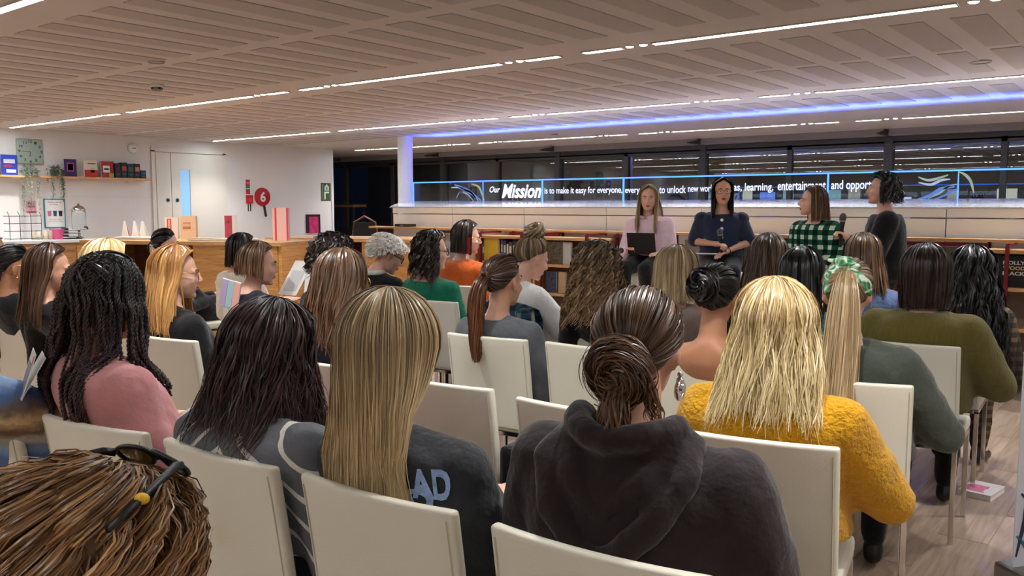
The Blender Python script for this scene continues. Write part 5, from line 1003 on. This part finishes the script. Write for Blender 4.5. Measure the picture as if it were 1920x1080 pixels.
# ================================================================== the speakers on tall stools
def stool(x, y, yaw, lab, h):
    t = thing('bar_stool', lab, 'stool', (x, y, 0), R(yaw), 'tall stools of the panel')
    MB().box((0, 0, h - .03), (.40, .38, .06), bev=.02).build('seat', M_LEATHER, t, True)
    for sx in (-1, 1):
        for sy in (-1, 1): MB().tube([(sx * .16, sy * .15, h - .06), (sx * .20, sy * .19, 0)], .013, 8).build('leg', M_CHROME, t)
    for s in (-1, 1): MB().tube([(s * .188, -.178, .28), (s * .188, .178, .28)], .009, 8).build('footrest', M_CHROME, t); MB().tube([(-.188, s * .178, .28), (.188, s * .178, .28)], .009, 8).build('footrest', M_CHROME, t)
SH = .84
def panel(lab, slab, px, py, d, byaw, dhip, **k):
    h = at_d(px, py, d); a = R(byaw); hip = (h.x + math.sin(a) * dhip, h.y - math.cos(a) * dhip); stool(hip[0] - math.sin(a) * .04, hip[1] + math.cos(a) * .04, byaw, slab, SH)
    return person(lab, h, hip, yaw=byaw, seat=SH, face=True, vox=.011, **k)
P_PINK = panel('seated speaker in pale pink shirt holding a black tablet', 'tall cream stool under the speaker in the pale pink shirt', 1216, 373, 7.75, 188, .09, hyaw=205, hpitch=4, hroll=0, top=cloth('pale_pink', (232, 200, 210), var=.03), loose=.024, bottom=BLACKC, neck=.94, hairfn=LO(1300, .27, .006, vol=.020, flare=.02, open=112, pull=(0, .10), rag=.12), hairmat=HM['honey'], names=('shirt', 'trousers'), wrists=((-.18, .26, SH + .16), (.12, .25, SH + .19)), fold=.016)
P_DRESS = panel('seated speaker in navy dress with pearl buttons holding a microphone', 'tall cream stool under the speaker in the navy dress', 1355, 360, 7.4, 204, .08, hyaw=212, hpitch=2, top=cloth('navy_dress', (40, 48, 72), var=.2, vscale=30, stretch=(60, 1, 1)), loose=.016, sleeve='short', short=.5, neck=.93, bottom=BLACKC, skin='light', lip=M_REDLIP, hairfn=LO(1400, .22, .006, vol=.016, flare=.0, open=108, pull=(0, .02), rag=.06), hairmat=HM['black'], names=('dress', 'tights'), wrists=((-.05, .24, SH + .20), (.04, .26, SH + .26)), elbows=((-.235, .02, SH + .27), (.235, .02, SH + .27)), grip=(False, True))
P_CHECK = panel('seated speaker in green and white check shirt looking aside', 'tall cream stool under the speaker in the green check shirt', 1522, 378, 6.95, 162, .06, hyaw=118, hpitch=0, top=GREENCHECK, loose=.03, bottom=BLACKC, neck=.94, hairfn=LO(1300, .16, .006, vol=.020, flare=.05, open=104), hairmat=HM['brown'], names=('shirt', 'trousers'), fold=.018)
hs_ = at_d(1652, 356, 6.62)
P_STAND = person('standing speaker in black shirt holding up a microphone', hs_, (hs_.x + .03, hs_.y - .03), yaw=108, hyaw=112, hpitch=-2, stand=True, face=True, vox=.011, top=cloth('black_shirt', (17, 17, 19)), hem=-.16, neck=.94, loose=.03, bottom=BLACKC, build=1.22, hairfn=LO(1800, .09, .006, vol=.036, flare=.12, curl=.012, freq=11, clumps=50, grow=.05, rag=.2, open=100), hairmat=HM['black'], names=('shirt', 'trousers'),
                 elbows=((-.27, .06, 1.05), None), wrists=(tuple(Matrix.Rotation(-R(108), 3, 'Z') @ (at_d(1594, 448, 6.42) - Vector((hs_.x + .03, hs_.y - .03, 0)))), None), grip=(True, False))
# ================================================================== worn details
def wpt(P, p): return P['root'].matrix_basis @ Vector(p)          # person coordinates -> world
def lpt(P, w): return P['root'].matrix_basis.inverted() @ Vector(w)
def part_remesh(P, mb, name, m_, vox=.010, fold=.0, sm=3): return link(name, remesh(mb, vox, sm, fold), m_, P['root'], True)
P = P_HOOD; S = P['S']; nb = S(1.0); g = MB()
ring = [nb + Vector((.098 * math.sin(a), -.025 - .09 * math.cos(a), .016 + .02 * abs(math.sin(a)) - (.0 if abs(a) < 1.6 else .03))) for a in np.linspace(-2.6, 2.6, 15)]
chain(g, ring, [.026] * 15, 10)
for s in (-1, 1):
    chain(g, [nb + Vector((s * .118, -.015, .0)), nb + Vector((s * .135, -.085, -.045)), nb + Vector((s * .10, -.135, -.115)), nb + Vector((s * .04, -.150, -.175)), nb + Vector((0, -.15, -.195))], [.03, .032, .03, .028, .026], 10)
    chain(g, [nb + Vector((s * .10, -.05, .0)), nb + Vector((s * .07, -.115, -.055)), nb + Vector((s * .01, -.128, -.115))], [.028, .024, .02], 10)
g.ball(nb + Vector((0, -.075, -.09)), (.11, .05, .10))
part_remesh(P, g, 'hood', cloth('dark_hoodie', (52, 42, 44)), .010, .016, 4)
c = P['Mh'] @ Vector((.084, .0, -.045)); e = MB()
for k in range(3): e.ball(c + Vector((0, 0, -.012 * k)), .006 + .002 * k, 8, 6)
e.tube([c + Vector((0, .016 * math.cos(a), -.03 + .016 * math.sin(a))) for a in np.linspace(0, 6.28, 13)], .005, 6, False); e.build('earring', M_SILV, P['root'], True)
# lettering on the charcoal jacket, laid on the cloth
def back_print(P, body, cx, cz, w, h, m_, rot=0.0):
    gm = P['top'].data; bvh = BVHTree.FromPolygons([v.co.copy() for v in gm.vertices], [tuple(p.vertices) for p in gm.polygons]); o = text_mesh('jacket_lettering', body, m_, P['root'], (w, h), Matrix(), bold=.04)
    for v in o.data.vertices:
        x = v.co.x - w / 2; z = v.co.y - h / 2; xx = cx + x * math.cos(rot) - z * math.sin(rot); zz = cz + x * math.sin(rot) + z * math.cos(rot)
        hit = bvh.ray_cast(Vector((xx, -1.2, zz)), Vector((0, 1, 0)))
        v.co = (hit[0] + Vector((0, -.004, 0))) if hit[0] else bvh.find_nearest(Vector((xx, -.2, zz)))[0] + Vector((0, -.004, 0))
LETB = mat('letter_blue', srgb(150, 176, 222), .7, var=.3, vscale=60)
zs_ = P_BLOND['S'](.7).z
back_print(P_BLOND, 'AD', .10, zs_ + .03, .08, .065, LETB, .0); back_print(P_BLOND, 'O', -.13, zs_ + .06, .05, .07, LETB, -.2); back_print(P_BLOND, 'LAND', .0, zs_ - .01, .2, .05, LETB, .05)
for P, m_ in ((P_GING, M_GOLD), (P_GREEN, M_BLACK), (P_ORANGE, M_GOLD), (P_WHITE, M_BLACK), (P_GLOSS, M_GOLD), (P_EAR, M_GOLD), (P_DRESS, M_GOLD)): glasses(P, m_, .023, .0022)
for P, s, m_, r in ((P_EAR, 1, M_GOLD, .012), (P_SCARF, -1, M_GOLD, .007), (P_SCARF, 1, M_GOLD, .007), (P_GREY, 1, M_SILV, .006), (P_EAR, -1, M_GOLD, .012)): earring(P, s, m_, r)
# dark tortoiseshell glasses pushed up into the auburn curls
P = P_FRONT; Mh = P['Mh']; g = MB(); TZ = .176
fr = lambda x, y: Mh @ Vector((x, y, TZ - 5.0 * (x * x) * .55 - 2.2 * max(0, y - .02) ** 2 * 4))
for s in (-1, 1):
    g.tube([fr(s * .036 + .029 * math.cos(b_), .045 + .024 * math.sin(b_)) for b_ in np.linspace(0, 6.28, 21)], .0035, 6, False)
    g.tube([fr(s * .066, .035), fr(s * .074, .02), Mh @ Vector((s * .098, -.02, .140)), Mh @ Vector((s * .118, -.07, .106)), Mh @ Vector((s * .124, -.10, .078))], [.006, .0055, .005, .005, .004], 6)
g.tube([fr(-.008, .05), fr(0, .054), fr(.008, .05)], .0035, 6)
gl = g.build('glasses', M_BLACK, P['root'], True); gl['label'] = 'dark glasses pushed up on the hair'
for s in (-1, 1):
    g = MB(); g.add([fr(s * .036 + .028 * math.cos(b_), .045 + .023 * math.sin(b_)) for b_ in np.linspace(0, 6.28, 19)[:-1]], [tuple(range(18))]).build('lens', mat('amber_lens', srgb(150, 120, 50), .08, trans=.5), gl)
    MB().ball(Mh @ Vector((s * .114, -.055, .117)), (.0065, .012, .0075), 8, 6, Mh.to_3x3()).build('temple_inlay', flat(226, 180, 50), gl, True)
# headscarf
P = P_SCARF; Mh = P['Mh']; SC = mat('scarf_print', srgb(196, 210, 190), .7, var=.0)
def scarf_fn(nt, b):
    tc = N_(nt, 'ShaderNodeTexCoord'); n1 = N_(nt, 'ShaderNodeTexNoise'); n1.inputs['Scale'].default_value = 26; n1.inputs['Distortion'].default_value = 1.6; nt.links.new(tc.outputs['Object'], n1.inputs[0])
    r = N_(nt, 'ShaderNodeValToRGB'); e = r.color_ramp.elements; e[0].position = .40; e[0].color = (*srgb(40, 120, 76), 1); e[1].position = .58; e[1].color = (*srgb(222, 228, 216), 1); z = e.new(.48); z.color = (*srgb(120, 170, 130), 1)
    nt.links.new(n1.outputs['Fac'], r.inputs[0]); nt.links.new(r.outputs[0], b.inputs['Base Color'])
SC = pattern_cloth('green_scarf', scarf_fn, .6); g = MB(); n_, m2 = 40, 10; V = []
for i in range(n_ + 1):
    s = -1 + 2 * i / n_; psi = s * R(108); lo_, hi_ = R(-14) * (1 - abs(s)) + R(8) * abs(s), R(92) * (1 - abs(s) ** 2) + R(62) * abs(s) ** 2
    for j in range(m2 + 1):
        u = j / m2; tl = lo_ + (hi_ - lo_) * u
        d = Vector((math.sin(psi) * math.cos(tl), -math.sin(tl), math.cos(psi) * math.cos(tl))).normalized(); off = .019 + .004 * math.sin(u * 9 + s * 4) - .010 * abs(2 * u - 1) ** 4
        V.append(Mh @ (Vector(HCEN) + Vector((d.x * (HRAD[0] + off), d.y * (HRAD[1] + off), d.z * (HRAD[2] + off)))))
g.add(V, [(i * (m2 + 1) + j, (i + 1) * (m2 + 1) + j, (i + 1) * (m2 + 1) + j + 1, i * (m2 + 1) + j + 1) for i in range(n_) for j in range(m2)])
sc_ = g.build('headscarf', SC, P['root'], True); md = sc_.modifiers.new('thick', 'SOLIDIFY'); md.thickness = .006; md.offset = 1
kn_ = Mh @ Vector((-.012, -.066, .118)); g = MB(); g.ball(kn_, (.032, .026, .022), 14, 10); capsule(g, kn_, kn_ + Vector((-.05, -.01, .008)), .014, .007); capsule(g, kn_, kn_ + Vector((.045, -.02, -.012)), .018, .012); link('scarf_knot', remesh(g, .006, 2, .006), SC, sc_, True)
# a few other worn pieces
P = P_ORANGE; H = Hair(P['Mh'], None); th = RNG.uniform(R(84), R(96), 40); H.strips(H.loose_pts(th, np.full(40, .030), np.full(40, .12), dict(open=98, phe=100, flare=-.02), .01)[:, 7:], .006, RNG.uniform(.4, .8, 40), H.toP(HCEN[None])[0]); o = H.build(hair_mat('red_streak', srgb(190, 20, 40), srgb(200, 30, 50), srgb(220, 50, 60)), P['root']); o.name = 'hair_streak'
P = P_WHITE; S = P['S']; g = MB(); chain(g, [S(.99) + Vector((.075 * math.sin(a), -.01 - .07 * math.cos(a), .01)) for a in np.linspace(-2.4, 2.4, 11)], [.018] * 11, 8); part_remesh(P, g, 'collar', cloth('white_collar', (230, 228, 226)), .008)
P = P_PINK; S = P['S']
for s in (-1, 1): MB().prism([(0, 0), (.07, .02), (.06, -.05), (.015, -.075)], Matrix.Translation(S(.985) + Vector((s * .012, .088, .0))) @ Matrix.Scale(s, 4, (1, 0, 0)) @ Matrix.Rotation(R(70), 4, 'X'), .006).build('collar', cloth('pale_pink', (232, 200, 210)), P['root'])
def chest_pt(P, x, z):
    gm = P['top'].data; bvh = BVHTree.FromPolygons([v.co.copy() for v in gm.vertices], [tuple(p.vertices) for p in gm.polygons]); h = bvh.ray_cast(Vector((x, 1.0, z)), Vector((0, -1, 0))); return h[0] if h[0] else Vector((x, .13, z))
PEARL = mat('pearl_button', srgb(236, 230, 220), .25)
for k in range(5):
    z = P_DRESS['S'](.86).z - .02 - .075 * k; MB().ball(chest_pt(P_DRESS, 0, z) + Vector((0, .002, 0)), (.014, .007, .014), 12, 8).build('button', PEARL, P_DRESS['root'], True)
for i in (0, 1):
    s = -1 if i == 0 else 1; MB().ball(P_DRESS['sh'][i] + Vector((s * .008, 0, .012)), (.066, .066, .062), 16, 12).build('puff_sleeve', cloth('navy_dress', (40, 48, 72)), P_DRESS['root'], True)
Mh = P_DRESS['Mh']; g = MB()
for s in (-1, 1): g.ball(Mh @ Vector((.088 + .004 * s, -.03 + .02 * s, .01 - .03 * (s < 0))), (.012, .022, .034), 10, 8, Matrix.Rotation(s * .4, 3, 'X'))
link('hair_bow', remesh(g, .006, 2), cloth('blue_velvet', (26, 40, 130)), P_DRESS['root'], True)
MB().tube([P_DRESS['wr'][0] + Vector((.026 * math.cos(a), .0, .026 * math.sin(a))) for a in np.linspace(0, 6.28, 15)], .006, 6, False).build('wrist_watch', M_BLACK, P_DRESS['root'], True)
P = P_CLIP; c = P['Mh'] @ Vector((.02, -.105, -.045)); g = MB()
for s in (-1, 1):
    g.box(c + Vector((s * .014, 0, .0)), (.012, .03, .07), bev=.004)
    for k in range(4): g.tube([c + Vector((s * .014, -.01, -.025 + .016 * k)), c + Vector((-s * .008, -.016, -.025 + .016 * k))], .003, 5)
link('claw_clip', remesh(g, .005, 1), flat(216, 200, 176), P['root'], True)
P = P_BARE; c = P['Mh'] @ Vector((-.03, -.125, .03)); g = MB(); chain(g, [c + Vector((.045 * math.cos(a) * (1 + .12 * math.sin(6 * a)), -.006 * math.sin(3 * a), .045 * math.sin(a) * (1 + .12 * math.sin(6 * a)))) for a in np.linspace(0, 6.28, 25)], [.013] * 25, 8); part_remesh(P, g, 'scrunchie', cloth('black_velvet', (16, 16, 18)), .006)
# ================================================================== things held, hung and put down
def microphone(lab, base, tip):
    base = Vector(base); tip = Vector(tip); q = (tip - base).to_track_quat('Z', 'Y').to_matrix().to_4x4(); L = (tip - base).length
    t = thing('microphone', lab, 'microphone', base); t.rotation_euler = q.to_euler()
    MB().lathe([(.009, 0), (.012, .01), (.013, L * .5), (.018, L * .72), (.019, L * .76)], n=16).build('handle', M_BLACK, t, True)
    MB().ball((0, 0, L * .88), (.026, .026, L * .14), 16, 10).build('grille', mat('mic_grille', srgb(92, 92, 96), .35, .7, bump=.6, bscale=300), t, True)
    MB().lathe([(.021, L * .755), (.0225, L * .775), (.021, L * .795)], n=16).build('collar', M_ALU, t, True)
w = wpt(P_STAND, P_STAND['wr'][0]); hd = (w - wpt(P_STAND, P_STAND['el'][0])).normalized(); hc = w + hd * .085 + Vector((0, 0, -.012)); microphone('black microphone held up by the standing speaker', hc + Vector((.0, 0, -.10)), hc + Vector((.012, .01, .15)))
w = wpt(P_DRESS, P_DRESS['wr'][1]); hd = (w - wpt(P_DRESS, P_DRESS['el'][1])).normalized(); hc = w + hd * .06; microphone('grey topped microphone in the hand above the navy dress', hc + Vector((0, .02, -.08)), hc + Vector((0, -.03, .13)))
w = wpt(P_PINK, (.2, .30, SH + .165)); microphone('black microphone lying on the lap beside the tablet', w, w + Vector((.12, -.14, .03)))
a = R(P_PINK['yaw'] + 180); t = thing('tablet', 'black tablet in a folio held on the pink shirted speaker\'s lap', 'tablet', wpt(P_PINK, (-.03, .30, SH + .155)), R(P_PINK['yaw']))
TL = Matrix.Rotation(R(-14), 3, 'X'); MB().box(TL @ Vector((0, 0, .1)), (.26, .009, .19), TL, .003).build('case', M_BLACK, t); MB().box(TL @ Vector((0, -.006, .1)), (.24, .002, .17), TL).build('screen', flat(30, 34, 44, .1), t); MB().box((0, -.06, .004), (.26, .13, .007)).build('cover_flap', M_BLACK, t)
t = thing('notes', 'white sheet of notes on the lap of the navy dress', 'paper', wpt(P_DRESS, (.1, .24, SH + .178)), R(P_DRESS['yaw'])); MB().box((0, 0, 0), (.21, .15, .003)).build('sheet', M_PAPER, t); MB().box((0, 0, -.004), (.22, .16, .005)).build('board', flat(90, 80, 76), t)
# programme in the banded knit's hand
t = thing('programme', 'folded white printed programme held beside the banded knit', 'programme', at_d(52, 700, 2.45), R(-20))
for k, (ang, off) in enumerate(((18, 0), (30, .012))):
    Q = Matrix.Rotation(R(-ang), 3, 'X'); MB().box(Q @ Vector((0, off, .0)), (.15, .0015, .13), Q).build('leaf', M_PAPER, t)
Q = Matrix.Rotation(R(-18), 3, 'X')
for k in range(6): MB().box(Q @ Vector((-.045 + .018 * k, -.0015, -.01)), (.012, .001, .085), Q).build('text_block', flat(160, 158, 166), t)
MB().box(Q @ Vector((.05, -.0015, .045)), (.024, .001, .022), Q).build('stamp_print', flat(200, 120, 130), t)
t = thing('reading_sheets', 'large white open sheets standing open beside a navy top', 'paper', at_d(572, 522, 5.0), R(30))
for k, an_ in enumerate((-24, 14)):
    Q = Matrix.Rotation(R(an_), 3, 'Z') @ Matrix.Rotation(R(-38), 3, 'X'); MB().box(Q @ Vector((-.075 + .15 * k, 0, 0)), (.15, .002, .24), Q).build('leaf', M_PAPER, t)
    MB().box(Q @ Vector((-.075 + .15 * k, -.002, -.02)), (.10, .001, .14), Q).build('text_block', flat(206, 204, 206), t)
t = thing('magazine', 'pastel striped magazine leaning on a chair by the navy jumper', 'magazine', at_d(432, 552, 4.75), R(20)); Q = Matrix.Rotation(R(12), 3, 'Y')
MB().box((0, 0, 0), (.12, .006, .16), Q).build('pages', M_PAPER, t)
for k, c_ in enumerate(((176, 160, 196), (160, 192, 198), (226, 168, 156))): MB().box(Q @ Vector((-.04 + .04 * k, -.0045, 0)), (.036, .003, .15), Q).build('cover_stripe', flat(*c_), t)
# plaid shirt over the back of a chair
def chair_w(bx, by, yaw, p): a = R(yaw); return Vector((bx, by, 0)) + Matrix.Rotation(a, 3, 'Z') @ Vector(p)
t = thing('plaid_shirt', 'dark blue plaid shirt hung over a chair back', 'shirt', (-3.05, 3.79, 0), R(-2)); g = MB()
prof = [(.06, .60), (.055, .72), (.05, .82), (.03, .872), (.0, .882), (-.03, .868), (-.05, .80), (-.06, .68), (-.075, .56), (-.085, .46)]; V = []; n_ = 15
for i, (y, z) in enumerate(prof):
    for k in range(n_):
        u = k / (n_ - 1) * 2 - 1; V.append((u * (.235 + .01 * math.sin(i)), y + .012 * math.sin(u * 9 + i * .4) * (1 if i > 5 else .4), z - .03 * u * u))
g.add(V, [(i * n_ + k, i * n_ + k + 1, (i + 1) * n_ + k + 1, (i + 1) * n_ + k) for i in range(len(prof) - 1) for k in range(n_ - 1)]); o = g.build('body', PLAIDBLUE, t, True); md = o.modifiers.new('thick', 'SOLIDIFY'); md.thickness = .008
g = MB(); chain(g, [(.2, -.06, .82), (.23, -.085, .66), (.225, -.095, .48)], [.045, .04, .034], 10); link('sleeve', remesh(g, .012, 2, .014), PLAIDBLUE, t, True)
# handbag between the two empty chairs
t = thing('handbag', 'black handbag with brown leather strap hanging between two empty chairs', 'bag', (-1.63, 2.14, .0), R(5))
MB().box((0, .0, .58), (.06, .22, .20), bev=.02).build('body', M_BLACK, t, True); LTH = mat('brown_leather', srgb(110, 62, 40), .45)
MB().tube([(.035, -.08, .66), (.045, -.10, .72), (.04, -.02, .76), (.045, .06, .72), (.035, .08, .66)], .009, 8).build('handle', LTH, t, True); MB().tube([(.04, -.09, .66), (.05, -.12, .56), (.045, -.11, .44), (.04, -.06, .40)], .010, 8).build('strap', LTH, t, True); MB().tube([(.047, -.1 + .018 * math.cos(b_), .70 + .018 * math.sin(b_)) for b_ in np.linspace(0, 6.28, 13)], .003, 6, False).build('ring', M_SILV, t, True)
# drink bottle and book on the floor of the aisle
p = on_z(1764, 900, 0); t = thing('drink_bottle', 'clear bottle with orange drink standing on the aisle floor', 'bottle', p)
MB().lathe([(.03, 0), (.034, .006), (.034, .13), (.03, .155), (.016, .18), (.015, .19)], n=18).build('bottle', mat('clear_plastic', (.92, .92, .90), .08, trans=.85), t, True)
MB().lathe([(.0345, .012), (.0347, .05)], n=18).build('drink', flat(214, 110, 60, .3), t, True); MB().lathe([(.0352, .05), (.0352, .125)], n=18).build('label', mat('bottle_label', srgb(210, 170, 150), .5, var=.4, vscale=60), t, True); MB().lathe([(.018, .188), (.018, .212), (.001, .213)], n=14).build('cap', flat(170, 195, 205, .3), t, True)
p = on_z(1840, 925, 0.0); t = thing('floor_book', 'thick white paperback with pink cover lettering lying on the floor', 'book', p, R(-8))
MB().box((0, 0, .014), (.145, .205, .024)).build('pages', M_PAPER, t); MB().box((0, 0, .0275), (.15, .21, .003)).box((0, 0, .0015), (.15, .21, .003)).box((-.074, 0, .0145), (.003, .21, .029)).build('cover', flat(232, 226, 228), t)
for k in range(5): MB().box((-.012 - .004 * (k % 2), -.07 + .024 * k, .0295), (.09 - .012 * (k % 3), .018, .001)).build('cover_print', flat(228, 112, 160), t)
# roll-up banner at the aisle
p = on_z(1880, 1100, 0.0); t = thing('roll_up_banner', 'grey white roll-up banner with teal swirls beside the aisle', 'banner', (p.x + .02, p.y, 0), R(52))
b0 = MB().box((.42, 0, .04), (.86, .14, .08), bev=.015).build('base', M_ALU, t); MB().box((.42, 0, .62), (.82, .004, 1.08)).build('sheet', flat(196, 198, 206), t); MB().box((.42, .02, .6), (.02, .02, 1.2)).build('pole', M_ALU, t); MB().box((.42, 0, 1.165), (.84, .02, .025)).build('top_bar', M_ALU, t)
for k, (c_, pts) in enumerate((((34, 40, 60), [(.03, .36), (.055, .34), (.05, .26), (.02, .12)]), ((36, 112, 136), [(.05, .30), (.09, .27), (.10, .2), (.16, .17)]), ((36, 112, 136), [(.02, .2), (.06, .16), (.09, .1)]))):
    MB().tube([(x, -.004, z) for x, z in pts], [.004] + [.009] * (len(pts) - 2) + [.003], 6).build('swirl_print', flat(*c_), t)
# loose papers in front of the auburn curls
t = thing('loose_sheets', 'small white folded sheets on the striped sweater\'s chair side', 'paper', on_y(372, 958, 1.075), R(4)); MB().box((0, 0, 0), (.02, .002, .05), Matrix.Rotation(.5, 3, 'Y')).build('sheet', M_PAPER, t); MB().box((.01, .0, -.03), (.02, .002, .05), Matrix.Rotation(.9, 3, 'Y')).build('sheet', M_PAPER, t)
